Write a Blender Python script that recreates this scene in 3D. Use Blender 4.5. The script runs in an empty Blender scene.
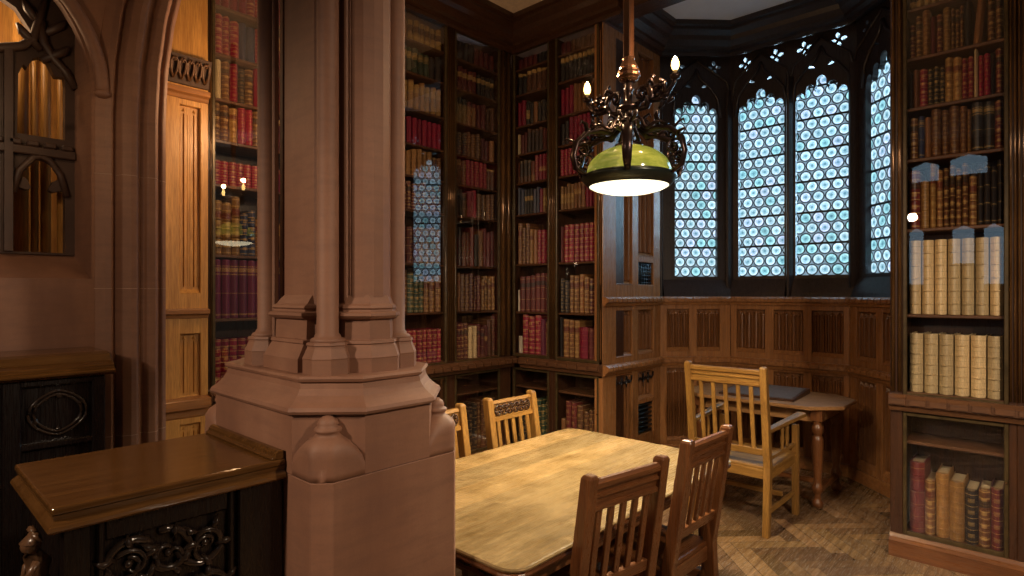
import bpy, bmesh, math, random
from mathutils import Vector, Matrix
S = bpy.context.scene
COL = S.collection
PI = math.pi
rnd = random.Random(7)

# ------------------------------------------------------------------ camera, world, light, exposure
YAW = math.radians(42.6162)          # angle between the view direction and the +X wall direction
cd = bpy.data.cameras.new('camera')
cam = bpy.data.objects.new('camera', cd)
COL.objects.link(cam)
cam.location = (0, 0, 1.6)
cam.rotation_euler = (PI / 2, 0, YAW - PI / 2)
cd.sensor_width = 36.0
cd.lens = 588.0 / 1024 * 36
cd.shift_y = 5.0 / 1024
cd.clip_start = 0.05
S.camera = cam
S.view_settings.view_transform = 'Standard'
S.view_settings.look = 'None'
S.view_settings.gamma = 1
S.view_settings.use_curve_mapping = False
S.view_settings.exposure = 0.0
w = bpy.data.worlds.new('hall')
S.world = w
w.use_nodes = True
w.node_tree.nodes['Background'].inputs[0].default_value = (1.0, 0.80, 0.64, 1)
w.node_tree.nodes['Background'].inputs[1].default_value = 0.035


def lamp(name, kind, loc, energy, color, size=0.1, target=None, **kw):
    d = bpy.data.lights.new(name, kind)
    d.energy = energy
    d.color = color
    if kind == 'AREA':
        d.size = size
    else:
        d.shadow_soft_size = size
    for k, v in kw.items():
        setattr(d, k, v)
    o = bpy.data.objects.new(name, d)
    COL.objects.link(o)
    o.location = loc
    if target:
        o.rotation_euler = (Vector(target) - Vector(loc)).to_track_quat('-Z', 'Y').to_euler()
    return o


WARM = (1.0, 0.66, 0.36)
# added unseen spots for hall light, aimed at pier, table, bookcase and left wall
lamp('hall_fill_spot', 'SPOT', (-1.7, 1.5, 2.7), 235, (1.0, 0.74, 0.52), 0.06, target=(0.9, 1.3, 0.55), spot_size=math.radians(78), spot_blend=1.0)
lamp('hall_fill_spot', 'SPOT', (1.5, -1.0, 2.8), 215, (1.0, 0.76, 0.54), 0.06, target=(2.6, 0.9, 0), spot_size=math.radians(140), spot_blend=0.8)
lamp('hall_fill_spot', 'SPOT', (2.1, -0.9, 2.0), 85, (1.0, 0.80, 0.58), 0.018, target=(4.25, 0.35, 1.05), spot_size=math.radians(62), spot_blend=1.0)
lamp('hall_fill_spot', 'SPOT', (-1.3, 0.6, 2.2), 75, (1.0, 0.72, 0.48), 0.05, target=(0.6, 3.2, 1.5), spot_size=math.radians(48), spot_blend=1.0)
lamp('pier_hidden_fill', 'POINT', (1.6, 3.28, 2.7), 22, (1.0, 0.58, 0.27), 0.06)  # added light hidden behind the pier, brightens the oak pilaster
lamp('pier_hidden_fill', 'SPOT', (1.9, 2.75, 1.9), 60, (1.0, 0.74, 0.50), 0.06, target=(4.1, 3.6, 0.95), spot_size=math.radians(76), spot_blend=1.0)  # added spot concealed by the pier, brightens the corner bookshelves
# overcast daylight outside the bay window, falling in through the leaded glass
lamp('sky_daylight', 'AREA', (7.6, 1.6, 3.6), 1000, (0.60, 0.80, 1.0), 2.6, target=(5.7, 1.8, 2.5))

# ------------------------------------------------------------------ materials
MATS = {}


def nodes(name):
    m = bpy.data.materials.new(name)
    m.use_nodes = True
    nt = m.node_tree
    return m, nt, nt.nodes['Principled BSDF']


def ramp(nt, fac, stops, interp='LINEAR'):
    r = nt.nodes.new('ShaderNodeValToRGB')
    r.color_ramp.interpolation = interp
    e = r.color_ramp.elements
    while len(e) < len(stops):
        e.new(0.5)
    for el, (p, c) in zip(e, stops):
        el.position = p
        el.color = (*c, 1) if len(c) == 3 else c
    nt.links.new(fac, r.inputs[0])
    return r.outputs[0]


def math_n(nt, op, a, b=None):
    n = nt.nodes.new('ShaderNodeMath')
    n.operation = op
    for i, v in enumerate((a, b)):
        if v is None:
            continue
        if isinstance(v, (int, float)):
            n.inputs[i].default_value = v
        else:
            nt.links.new(v, n.inputs[i])
    return n.outputs[0]


def mix(nt, fac, a, b, mode='MIX'):
    n = nt.nodes.new('ShaderNodeMix')
    n.data_type = 'RGBA'
    n.blend_type = mode
    for sock, v in ((n.inputs[0], fac), (n.inputs[6], a), (n.inputs[7], b)):
        if isinstance(v, (int, float)):
            sock.default_value = v
        elif isinstance(v, tuple):
            sock.default_value = (*v, 1)
        else:
            nt.links.new(v, sock)
    return n.outputs[2]


def noise(nt, vec, scale, detail=4, rough=0.6):
    n = nt.nodes.new('ShaderNodeTexNoise')
    n.inputs['Scale'].default_value = scale
    n.inputs['Detail'].default_value = detail
    n.inputs['Roughness'].default_value = rough
    nt.links.new(vec, n.inputs['Vector'])
    return n.outputs[0]


def mapped(nt, scale, kind='Object'):
    tc = nt.nodes.new('ShaderNodeTexCoord')
    mp = nt.nodes.new('ShaderNodeMapping')
    mp.inputs['Scale'].default_value = scale
    nt.links.new(tc.outputs[kind], mp.inputs[0])
    return mp.outputs[0]


def bump(nt, bs, h, strength=0.2, dist=0.01):
    b = nt.nodes.new('ShaderNodeBump')
    b.inputs['Strength'].default_value = strength
    b.inputs['Distance'].default_value = dist
    nt.links.new(h, b.inputs['Height'])
    nt.links.new(b.outputs[0], bs.inputs['Normal'])


WOODS = {
    'case': ((0.030, 0.011, 0.005), (0.075, 0.030, 0.013), 0.30),      # dark bookcase oak
    'shelf': ((0.070, 0.028, 0.012), (0.14, 0.060, 0.024), 0.40),
    'panel': ((0.20, 0.082, 0.028), (0.40, 0.185, 0.068), 0.26),       # bay panelling
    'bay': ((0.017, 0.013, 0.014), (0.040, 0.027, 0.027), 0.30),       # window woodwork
    'fold': ((0.125, 0.048, 0.016), (0.26, 0.115, 0.043), 0.28),
    'gold': ((0.36, 0.16, 0.035), (0.62, 0.33, 0.085), 0.38),          # light oak pilaster
    'chair': ((0.090, 0.031, 0.011), (0.215, 0.083, 0.027), 0.28),
    'armchair': ((0.21, 0.098, 0.020), (0.43, 0.228, 0.054), 0.42),
    'desk': ((0.21, 0.098, 0.034), (0.42, 0.22, 0.086), 0.36),
    'ebony': ((0.004, 0.0022, 0.002), (0.009, 0.005, 0.004), 0.25),    # carved black oak
    'cabtop': ((0.060, 0.025, 0.006), (0.115, 0.052, 0.014), 0.08),
    'tabletop': ((0.37, 0.245, 0.105), (0.60, 0.435, 0.22), 0.24),
    'floorwood': ((0.17, 0.100, 0.052), (0.50, 0.325, 0.185), 0.20),
}


def W(kind, axis='z', worn=False):
    key = 'oak_%s_%s' % (kind, axis)
    if key in MATS:
        return MATS[key]
    a, b, r = WOODS[kind]
    m, nt, bs = nodes(key)
    st = {'x': (1.1, 16, 16), 'y': (16, 1.1, 16), 'z': (16, 16, 1.1)}[axis]
    v = mapped(nt, st)
    n1 = noise(nt, v, 2.2, 6, 0.65)
    v2 = mapped(nt, tuple(s * 3 if s > 2 else s * 2 for s in st))
    n2 = noise(nt, v2, 5.0, 3, 0.6)
    c = ramp(nt, n1, [(0.30, a), (0.52, tuple((p + q) / 2 for p, q in zip(a, b))), (0.72, b)])
    c = mix(nt, ramp(nt, n2, [(0.42, (0, 0, 0)), (0.7, (0.6, 0.6, 0.6))]), c, tuple(x * 0.5 for x in a))
    if kind == 'tabletop':                       # boards glued side by side
        tc = nt.nodes.new('ShaderNodeTexCoord')
        sp = nt.nodes.new('ShaderNodeSeparateXYZ')
        nt.links.new(tc.outputs['Object'], sp.inputs[0])
        wn = nt.nodes.new('ShaderNodeTexWhiteNoise')
        wn.noise_dimensions = '1D'
        nt.links.new(math_n(nt, 'FLOOR', math_n(nt, 'MULTIPLY', sp.outputs[1], 5.6)), wn.inputs['W'])
        c = mix(nt, 1.0, c, ramp(nt, wn.outputs[0], [(0, (0.66, 0.68, 0.70)), (1, (1.2, 1.14, 1.05))]), 'MULTIPLY')
        blot = noise(nt, mapped(nt, (1, 1, 1)), 5.0, 5, 0.7)
        c = mix(nt, 1.0, c, ramp(nt, blot, [(0.32, (0.60, 0.56, 0.46)), (0.62, (1.12, 1.12, 1.14))]), 'MULTIPLY')
    if kind == 'floorwood':
        at = nt.nodes.new('ShaderNodeAttribute')
        at.attribute_name = 'tone'
        c = mix(nt, 1.0, c, at.outputs['Color'], 'MULTIPLY')
    nt.links.new(c, bs.inputs['Base Color'])
    rr = ramp(nt, n2, [(0.3, (r - 0.06,) * 3), (0.8, (r + 0.18,) * 3)])
    nt.links.new(rr, bs.inputs['Roughness'])
    bump(nt, bs, n1, 0.12, 0.006)
    MATS[key] = m
    return m


def plain(name, col, rough=0.5, metal=0.0, var=0.25, scale=9, emit=None, spec=0.5, bumpy=0.1):
    if name in MATS:
        return MATS[name]
    m, nt, bs = nodes(name)
    n = noise(nt, mapped(nt, (1, 1, 1)), scale, 5, 0.6)
    c = ramp(nt, n, [(0.3, tuple(x * (1 - var) for x in col)), (0.7, tuple(min(1, x * (1 + var)) for x in col))])
    nt.links.new(c, bs.inputs['Base Color'])
    bs.inputs['Roughness'].default_value = rough
    bs.inputs['Metallic'].default_value = metal
    bs.inputs['Specular IOR Level'].default_value = spec
    if emit:
        bs.inputs['Emission Color'].default_value = (*emit[0], 1)
        bs.inputs['Emission Strength'].default_value = emit[1]
    elif bumpy:
        bump(nt, bs, n, bumpy, 0.005)
    MATS[name] = m
    return m


def stone():
    if 'sandstone' in MATS:
        return MATS['sandstone']
    m, nt, bs = nodes('sandstone')
    n1 = noise(nt, mapped(nt, (1, 1, 0.35)), 3.0, 6, 0.6)
    n2 = noise(nt, mapped(nt, (1, 1, 6)), 6.0, 5, 0.65)
    n3 = noise(nt, mapped(nt, (1, 1, 1)), 160, 2, 0.5)
    c = ramp(nt, n1, [(0.28, (0.145, 0.064, 0.037)), (0.5, (0.215, 0.102, 0.060)), (0.75, (0.285, 0.148, 0.092))])
    c = mix(nt, ramp(nt, n2, [(0.45, (0, 0, 0)), (0.75, (0.5, 0.5, 0.5))]), c, (0.145, 0.070, 0.048))
    c = mix(nt, ramp(nt, n3, [(0.5, (0, 0, 0)), (0.75, (0.22, 0.22, 0.22))]), c, (0.13, 0.07, 0.05))
    nt.links.new(c, bs.inputs['Base Color'])
    bs.inputs['Roughness'].default_value = 0.62
    bump(nt, bs, n3, 0.12, 0.002)
    MATS['sandstone'] = m
    return m


def glass_mat(name='door_glass', f0=0.13):
    if name in MATS:
        return MATS[name]
    m = bpy.data.materials.new(name)
    m.use_nodes = True
    nt = m.node_tree
    nt.nodes.remove(nt.nodes['Principled BSDF'])
    tr = nt.nodes.new('ShaderNodeBsdfTransparent')
    gl = nt.nodes.new('ShaderNodeBsdfGlossy')
    gl.inputs['Roughness'].default_value = 0.0
    ge = nt.nodes.new('ShaderNodeNewGeometry')
    dt = nt.nodes.new('ShaderNodeVectorMath')
    dt.operation = 'DOT_PRODUCT'
    nt.links.new(ge.outputs['Incoming'], dt.inputs[0])
    nt.links.new(ge.outputs['Normal'], dt.inputs[1])
    cosv = math_n(nt, 'ABSOLUTE', dt.outputs['Value'])
    p5 = math_n(nt, 'POWER', math_n(nt, 'SUBTRACT', 1.0, cosv), 5.0)
    fres = math_n(nt, 'ADD', f0, math_n(nt, 'MULTIPLY', p5, 1.0 - f0))
    ms = nt.nodes.new('ShaderNodeMixShader')
    nt.links.new(fres, ms.inputs[0])
    nt.links.new(tr.outputs[0], ms.inputs[1])
    nt.links.new(gl.outputs[0], ms.inputs[2])
    nt.links.new(ms.outputs[0], nt.nodes['Material Output'].inputs[0])
    MATS[name] = m
    return m


def window_glass():
    if 'bullseye_glass' in MATS:
        return MATS['bullseye_glass']
    m, nt, bs = nodes('bullseye_glass')
    at = nt.nodes.new('ShaderNodeAttribute')
    at.attribute_name = 'tone'
    n = noise(nt, mapped(nt, (1, 1, 1)), 45, 3, 0.6)
    c = mix(nt, 1.0, at.outputs['Color'], ramp(nt, n, [(0.3, (0.55, 0.68, 0.72)), (0.7, (1.2, 1.16, 1.12))]), 'MULTIPLY')
    nt.links.new(c, bs.inputs['Base Color'])
    nt.links.new(c, bs.inputs['Emission Color'])
    bs.inputs['Emission Strength'].default_value = 2.1
    bs.inputs['Roughness'].default_value = 0.2
    tr = nt.nodes.new('ShaderNodeBsdfTransparent')
    tr.inputs[0].default_value = (0.8, 0.95, 1.0, 1)
    ms = nt.nodes.new('ShaderNodeMixShader')
    ms.inputs[0].default_value = 0.35
    nt.links.new(bs.outputs[0], ms.inputs[1])
    nt.links.new(tr.outputs[0], ms.inputs[2])
    nt.links.new(ms.outputs[0], nt.nodes['Material Output'].inputs[0])
    MATS['bullseye_glass'] = m
    return m


# ------------------------------------------------------------------ mesh builder
class MB:
    def __init__(s, M=None):
        s.v = []
        s.f = []
        s.fm = []
        s.sm = []
        s.M = M

    def add(s, vs, fs, mi=0, smooth=False):
        b = len(s.v)
        for p in vs:
            p = Vector(p)
            s.v.append(tuple(s.M @ p) if s.M else tuple(p))
        for f in fs:
            s.f.append([b + i for i in f])
            s.fm.append(mi)
            s.sm.append(smooth)
        return s

    def box(s, x0, x1, y0, y1, z0, z1, mi=0):
        v = [(x, y, z) for z in (z0, z1) for y in (y0, y1) for x in (x0, x1)]
        return s.add(v, [(0, 2, 3, 1), (4, 5, 7, 6), (0, 1, 5, 4), (2, 6, 7, 3), (0, 4, 6, 2), (1, 3, 7, 5)], mi)

    def loft(s, rings, mi=0, smooth=False, caps=True):
        n = len(rings[0])
        vs = [p for r in rings for p in r]
        fs = []
        for k in range(len(rings) - 1):
            for i in range(n):
                j = (i + 1) % n
                fs.append((k * n + i, k * n + j, (k + 1) * n + j, (k + 1) * n + i))
        s.add(vs, fs, mi, smooth)
        if caps:
            b = len(s.v) - len(vs)
            s.f.append([b + i for i in range(n)][::-1])
            s.f.append([b + (len(rings) - 1) * n + i for i in range(n)])
            s.fm += [mi, mi]
            s.sm += [False, False]
        return s

    def prism(s, poly, z0, z1, mi=0):
        return s.loft([[(x, y, z0) for x, y in poly], [(x, y, z1) for x, y in poly]], mi)

    def lathe(s, prof, c=(0, 0), n=16, mi=0, smooth=True, sq=(1, 1)):
        rings = [[(c[0] + r * sq[0] * math.cos(2 * PI * i / n), c[1] + r * sq[1] * math.sin(2 * PI * i / n), z) for i in range(n)] for r, z in prof]
        return s.loft(rings, mi, smooth)

    def tube(s, pts, rad, n=8, mi=0, flat=1.0, up=(0, 0, 1)):
        pts = [Vector(p) for p in pts]
        rad = rad if isinstance(rad, (list, tuple)) else [rad] * len(pts)
        rings = []
        up = Vector(up)
        for i, p in enumerate(pts):
            t = (pts[min(i + 1, len(pts) - 1)] - pts[max(i - 1, 0)]).normalized()
            a = t.cross(up)
            if a.length < 1e-3:
                a = t.cross(Vector((1, 0.3, 0)))
            a.normalize()
            b = a.cross(t)
            rings.append([p + a * (rad[i] * math.cos(2 * PI * k / n)) + b * (rad[i] * flat * math.sin(2 * PI * k / n)) for k in range(n)])
        return s.loft(rings, mi, True)

    def bar(s, a, b, wx, wy, mi=0):
        """a square-section bar from a to b, wx by wy (mostly vertical bars)"""
        a, b = Vector(a), Vector(b)
        r = [[p + Vector((x * wx / 2, y * wy / 2, 0)) for x, y in ((-1, -1), (1, -1), (1, 1), (-1, 1))] for p in (a, b)]
        return s.loft(r, mi)

    def ball(s, c, r, n=10, mi=0, sq=(1, 1, 1)):
        m = n // 2 + 1
        rings = []
        for k in range(m + 1):
            t = PI * k / m
            rr = max(math.sin(t), 0.02) * r
            rings.append([(c[0] + rr * sq[0] * math.cos(2 * PI * i / n), c[1] + rr * sq[1] * math.sin(2 * PI * i / n), c[2] - math.cos(t) * r * sq[2]) for i in range(n)])
        return s.loft(rings, mi, True)

    def mesh(s, name):
        me = bpy.data.meshes.new(name)
        me.from_pydata(s.v, [], s.f)
        for p, mi, sm in zip(me.polygons, s.fm, s.sm):
            p.material_index = mi
            p.use_smooth = sm
        bm = bmesh.new()
        bm.from_mesh(me)
        bmesh.ops.recalc_face_normals(bm, faces=bm.faces)
        bm.to_mesh(me)
        bm.free()
        return me

    def build(s, name, mats, parent=None, bevel=0.0, seg=1):
        me = s.mesh(name)
        return link(name, me, mats, parent, bevel, seg)


def link(name, me, mats, parent=None, bevel=0.0, seg=1):
    for m in (mats if isinstance(mats, (list, tuple)) else [mats]):
        me.materials.append(m)
    o = bpy.data.objects.new(name, me)
    COL.objects.link(o)
    if parent:
        o.parent = parent
    if bevel:
        b = o.modifiers.new('bevel', 'BEVEL')
        b.width = bevel
        b.segments = seg
        b.limit_method = 'ANGLE'
        b.angle_limit = math.radians(40)
    return o


def plate(name, loops, thick, mats, parent=None, M=None):
    """a flat board in the local XZ plane (thickness along y) with holes: first loop outer, others cut out"""
    cu = bpy.data.curves.new(name, 'CURVE')
    cu.dimensions = '2D'
    cu.fill_mode = 'BOTH'
    cu.extrude = thick / 2
    for lp in loops:
        sp = cu.splines.new('POLY')
        sp.points.add(len(lp) - 1)
        for p, (x, y) in zip(sp.points, lp):
            p.co = (x, y, 0, 1)
        sp.use_cyclic_u = True
    t = bpy.data.objects.new(name, cu)
    COL.objects.link(t)
    dg = bpy.context.evaluated_depsgraph_get()
    dg.update()
    me = bpy.data.meshes.new_from_object(t.evaluated_get(dg))
    bpy.data.objects.remove(t)
    me.transform(Matrix.Rotation(PI / 2, 4, 'X'))
    if M:
        me.transform(M)
    me.materials.clear()
    return link(name, me, mats, parent)


def empty(name, loc=(0, 0, 0), rz=0.0):
    o = bpy.data.objects.new(name, None)
    o.empty_display_size = 0.1
    COL.objects.link(o)
    o.location = loc
    o.rotation_euler = (0, 0, rz)
    return o


def tag(o, label, cat, group=None):
    o['label'] = label
    o['category'] = cat
    if group:
        o['group'] = group
    return o


def struct(o):
    o['kind'] = 'structure'
    return o


def copy_tree(o, parent=None):
    c = o.copy()
    COL.objects.link(c)
    if parent:
        c.parent = parent
    for ch in [k for k in o.children]:
        copy_tree(ch, c)
    return c


def frame(origin, direction):
    """matrix: local x runs along direction, local y away from the viewer side (90 deg left), z up"""
    a = math.atan2(direction[1], direction[0])
    return Matrix.Translation(Vector(origin)) @ Matrix.Rotation(a, 4, 'Z')


def crect(x0, x1, y0, y1, c):
    return [(x0 + c, y0), (x1 - c, y0), (x1, y0 + c), (x1, y1 - c), (x1 - c, y1), (x0 + c, y1), (x0, y1 - c), (x0, y0 + c)]


def arc(cx, cz, r, a0, a1, n, rz=None):
    rz = rz or r
    return [(cx + r * math.cos(a0 + (a1 - a0) * i / n), cz + rz * math.sin(a0 + (a1 - a0) * i / n)) for i in range(n + 1)]


# ------------------------------------------------------------------ the room
Y1 = 3.91        # left bookcase wall
X1 = 4.25        # plane of the bookcases either side of the bay
YL, YR = 2.85, 0.74
CZ = 4.2


def floor():
    b = MB()
    b.box(-4, 6.2, -3, 4.4, -0.06, -0.004)
    tone = [(0.5, 0.5, 0.5)] * 6
    L, wd = 0.46, 0.092

    def plank(cx, cy, ang):
        ca, sa = math.cos(ang), math.sin(ang)
        pts = []
        for u, v in ((-L / 2, -wd / 2), (L / 2, -wd / 2), (L / 2, wd / 2), (-L / 2, wd / 2)):
            u *= 0.994
            v *= 0.93
            pts.append((cx + u * ca - v * sa, cy + u * sa + v * ca, 0.0))
        b.add(pts, [(0, 1, 2, 3)])
        t = rnd.uniform(0.45, 1.2)
        tone.append((t, t * rnd.uniform(0.95, 1.0), t * rnd.uniform(0.85, 1.0)))
    # herringbone: two interlocking sets of planks, running at 45 deg to the walls
    n = 5
    for i in range(-70, 70):
        for j in range(-9, 10):
            ax, ay = (i + n * j) * wd, (i - n * j) * wd
            for dx, dy, hor in ((n / 2, 0.5, True), (n + 0.5, 1 - n / 2, False)):
                px, py = ax + dx * wd, ay + dy * wd
                X = 3.4 + (px - py) * math.sqrt(0.5)
                Y = 1.2 + (px + py) * math.sqrt(0.5)
                if -0.5 < X < 6.0 and -1.2 < Y < 4.1:
                    plank(X, Y, PI / 4 if hor else -PI / 4)
    me = b.mesh('floor')
    at = me.attributes.new('tone', 'FLOAT_COLOR', 'FACE')
    for d, t in zip(at.data, tone):
        d.color = (*t, 1)
    return struct(link('floor', me, W('floorwood', 'x')))


floor()
plaster = plain('beige_plaster', (0.62, 0.50, 0.38), 0.8, var=0.12, scale=25)
pale = plain('white_plaster', (0.62, 0.66, 0.76), 0.8, var=0.04, scale=6)
struct(MB().box(-4, X1 + 0.1, -3, Y1 + 0.4, CZ, CZ + 0.1).build('ceiling', plaster))
struct(MB().box(X1 + 0.1, 6.3, 0.2, 3.2, CZ, CZ + 0.1).build('ceiling_alcove', pale))
struct(MB().box(-0.2, X1 + 0.5, Y1 + 0.36, Y1 + 0.5, 0, CZ).build('wall_back', stone()))
b = MB()
b.box(X1 + 0.36, X1 + 0.5, YL + 0.16, Y1 + 0.36, 0, CZ)
struct(b.build('wall_corner', stone()))
# thick wall between bookcase and bay on the far side, and behind the window head
struct(MB().box(X1 + 0.36, X1 + 0.5, -1.2, YR - 0.02, 0, CZ).build('wall_right', stone()))


def cornice(name, M, length, z0=3.93, proj=0.22, mat=None, m0=0.0, m1=0.0):
    """stepped ceiling cornice; the profile grows toward the ceiling. m0/m1 mitre slopes at the ends"""
    b = MB(M)
    prof = [(0.0, z0), (0.03, z0), (0.03, z0 + 0.035), (0.07, z0 + 0.05), (0.07, z0 + 0.08), (0.12, z0 + 0.12), (0.14, z0 + 0.155), (proj - 0.03, z0 + 0.19), (proj - 0.03, z0 + 0.215), (proj, z0 + 0.225), (proj, CZ), (0.0, CZ)]
    b.loft([[(0 + d * m0, -d, z) for d, z in prof], [(length - d * m1, -d, z) for d, z in prof]])
    return struct(b.build(name, mat or W('case', 'x')))


cornice('trim_1', frame((1.0, Y1, 0), (1, 0)), X1 - 1.0, m1=1)
cornice('trim_2', frame((X1, Y1, 0), (0, -1)), Y1 - YL + 0.2, m0=1)
cornice('trim_3', frame((X1, YL, 0), (1, 0)), 5.25 - X1, m0=0, m1=0.4)
q = math.sqrt(0.5)
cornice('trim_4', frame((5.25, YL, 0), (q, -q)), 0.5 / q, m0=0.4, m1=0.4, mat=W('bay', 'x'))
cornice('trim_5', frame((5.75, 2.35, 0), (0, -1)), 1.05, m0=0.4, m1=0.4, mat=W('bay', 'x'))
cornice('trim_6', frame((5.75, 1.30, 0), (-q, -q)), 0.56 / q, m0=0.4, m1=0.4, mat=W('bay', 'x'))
cornice('trim_7', frame((X1, YR, 0), (0, -1)), 1.5)
struct(MB().box(X1 - 0.02, X1 + 0.2, YR - 0.1, YL + 0.02, 3.96, CZ + 0.01).build('trim_8', W('case', 'y'), bevel=0.012))


# ------------------------------------------------------------------ linenfold panelling
def linenfold(u0, u1, z0, z1, parent, mat, M, ribs=4, depth=0.022, sill=True, drops=False, name='linenfold_panel', y=0.0):
    """a recessed panel whose folds run vertically and end in shaped tips"""
    b = MB(M)
    yb = y + depth + 0.012
    b.add([(u0, yb, z0), (u1, yb, z0), (u1, yb, z1), (u0, yb, z1)], [(0, 1, 2, 3)])
    wid = u1 - u0
    zt = z1 - 0.035 if not drops else z1 - 0.02
    zb = z0 + 0.03
    sec = wid / ribs
    for k in range(ribs):
        a = u0 + sec * k
        prof = [(0.06, 0), (0.12, -0.6), (0.28, -0.15), (0.42, -0.35), (0.5, -1), (0.58, -0.35), (0.72, -0.15), (0.88, -0.6), (0.94, 0)]
        r = []
        for z, s in ((zb, 0.0), (zb + 0.012, 1.0), (zt - 0.015, 1.0), (zt, 0.15)):
            r.append([(a + sec * pu, yb + depth * py * s - 0.0005, z) for pu, py in prof])
        n = len(prof)
        vs = [p for q_ in r for p in q_]
        fs = [(i * n + j, i * n + j + 1, (i + 1) * n + j + 1, (i + 1) * n + j) for i in range(3) for j in range(n - 1)]
        b.add(vs, fs, 0)
        # folded tip under the top rail
        c = a + sec / 2
        b.add([(a + sec * .1, yb - .002, zt), (c, yb - depth, zt + .004), (a + sec * .9, yb - .002, zt), (c, yb - depth * .6, zt + 0.025)], [(0, 1, 3), (1, 2, 3), (0, 3, 2)])
    o = b.build(name, mat, parent)
    if sill:
        s = MB(M)
        s.loft([[(u, y - 0.004, z0 - 0.002), (u, yb, z0 - 0.002), (u, yb, z0 + 0.035)] for u in (u0, u1)])
        s.build('panel_sill', W('panel', 'x') if mat.name.startswith('oak_fold') else mat, o)
    if drops:
        d = MB(M)
        for k in range(3):
            c = u0 + wid * (k + 0.5) / 3
            for s_ in (-1, 1):
                d.tube([(c + s_ * wid / 6.2, y + 0.006, z1 - 0.015), (c + s_ * wid / 7, y + 0.004, z1 - 0.05), (c + s_ * wid / 20, y + 0.006, z1 - 0.075), (c, y + 0.01, z1 - 0.05)], [0.007, 0.009, 0.008, 0.004], 6)
            d.tube([(c - wid / 6, y + .006, z1 - .06), (c - wid / 6, y + .006, z1 - .12 - .03 * (k % 2))], [0.010, 0.004], 6)
        d.build('carved_drops', W('ebony', 'z'), o)
    return o


def grille(u0, u1, z0, z1, parent, M, slats=6, mesh=False, y=0.0):
    dark = plain('iron_grille', (0.03, 0.045, 0.055), 0.35, 0.7)
    b = MB(M)
    b.add([(u0, y + 0.05, z0), (u1, y + 0.05, z0), (u1, y + 0.05, z1), (u0, y + 0.05, z1)], [(0, 1, 2, 3)])
    for k in range(slats):
        z = z0 + (z1 - z0) * (k + 0.5) / slats
        b.tube([(u0, y + 0.02, z), (u1, y + 0.02, z)], 0.010 if not mesh else 0.006, 6)
    if mesh:
        for k in range(6):
            u = u0 + (u1 - u0) * (k + 0.5) / 6
            b.tube([(u, y + 0.02, z0), (u, y + 0.02, z1)], 0.007, 6)
    b.build('vent_grille', dark, parent)


def ledge(b, length, z0, z1, proj, dent=0.075, y=0.0, m0=0.0, m1=0.0):
    """a moulded string course with a row of small notched blocks"""
    h = z1 - z0
    prof = [(0, z0), (proj * 0.35, z0), (proj * 0.5, z0 + h * 0.28), (proj * 0.82, z0 + h * 0.38), (proj * 0.82, z0 + h * 0.80), (proj * 0.5, z1), (0, z1)]
    b.loft([[(0 + d * m0, y - d, z) for d, z in prof], [(length - d * m1, y - d, z) for d, z in prof]])
    n = max(1, int(length / dent))
    st = length / n
    for k in range(n):
        a, c = st * k + st * 0.09 + (proj * m0 if k == 0 else 0), st * (k + 1) - st * 0.09 - (proj * m1 if k == n - 1 else 0)
        b.loft([[(u, y - d, z) for d, z in ((proj * 0.6, z0 + h * 0.46), (proj, z0 + h * 0.46), (proj, z0 + h * 0.78), (proj * 0.62, z0 + h * 0.97), (proj * 0.5, z0 + h * 0.9))] for u in (a, c)])


def panel_wall(name, origin, direction, length, cols, lower, m0=0.41, m1=0.41, upper=None, mat=None):
    """wall panelling from the floor to the window ledge: plinth, lower panels, string course, upper panels, ledge"""
    mat = mat or W('panel', 'z')
    matx = W('panel', 'x')
    M = frame(origin, direction)
    root = struct(empty(name))
    zs = [(0.15, 0.86, 'low'), (1.03, 1.44, 'mid')] + (upper or [])
    b = MB(M)
    # backing set behind every panel
    b.box(0, length, 0.055, 0.09, 0, 1.56 if not upper else CZ)
    edges = [0.0] + [e for c in cols for e in c] + [length]
    tops = 1.50 if not upper else 3.95
    # stiles
    for k in range(0, len(edges), 2):
        b.box(edges[k], edges[k + 1], 0, 0.06, 0, tops)
    # rails
    zr = [0.0] + [z for zz in zs for z in zz[:2]] + [tops]
    for k in range(0, len(zr), 2):
        if zr[k + 1] > zr[k]:
            b.box(0, length, 0.002, 0.06, zr[k], zr[k + 1])
    b.build('panel_frame', mat, root, bevel=0.004)
    b = MB(M)
    b.box(0, length, -0.025, 0.0, 0, 0.11)
    b.build('plinth', matx, root, bevel=0.006)
    b = MB(M)
    ledge(b, length, 0.885, 0.975, 0.06, m0=m0, m1=m1)
    b.build('string_course', matx, root)
    b = MB(M)
    ledge(b, length, 1.485, 1.565, 0.055, m0=m0, m1=m1)
    b.build('window_ledge', matx, root)
    for i, (a, c) in enumerate(cols):
        for z0, z1, nm in zs:
            if nm == 'low':
                if lower and i == len(cols) - 1:
                    linenfold(a, c, 0.60, z1, root, W('fold', 'z'), M, ribs=2, drops=True)
                    grille(a + 0.01, c - 0.01, 0.27, 0.56, root, M, 7)
                    x = MB(M)
                    x.box(a, c, 0, 0.06, 0.56, 0.60)
                    x.box(a, c, 0, 0.06, z0, 0.27)
                    x.build('vent_rail', mat, root, bevel=0.003)
                else:
                    linenfold(a, c, z0, z1, root, W('fold', 'z'), M, ribs=3 if lower else 4, drops=lower)
            elif nm == 'up' and i == len(cols) - 1:
                linenfold(a, c, 1.95, z1, root, W('fold', 'z'), M, ribs=3, depth=0.034)
                grille(a + 0.01, c - 0.01, z0, 1.89, root, M, 6, True)
                x = MB(M)
                x.box(a, c, 0, 0.06, 1.89, 1.95)
                x.build('vent_rail', mat, root, bevel=0.003)
            else:
                linenfold(a, c, z0, z1, root, W('fold', 'z'), M, ribs=3 if nm == 'up' else 4, depth=0.034 if nm == 'up' else 0.026)
    return root


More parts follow.
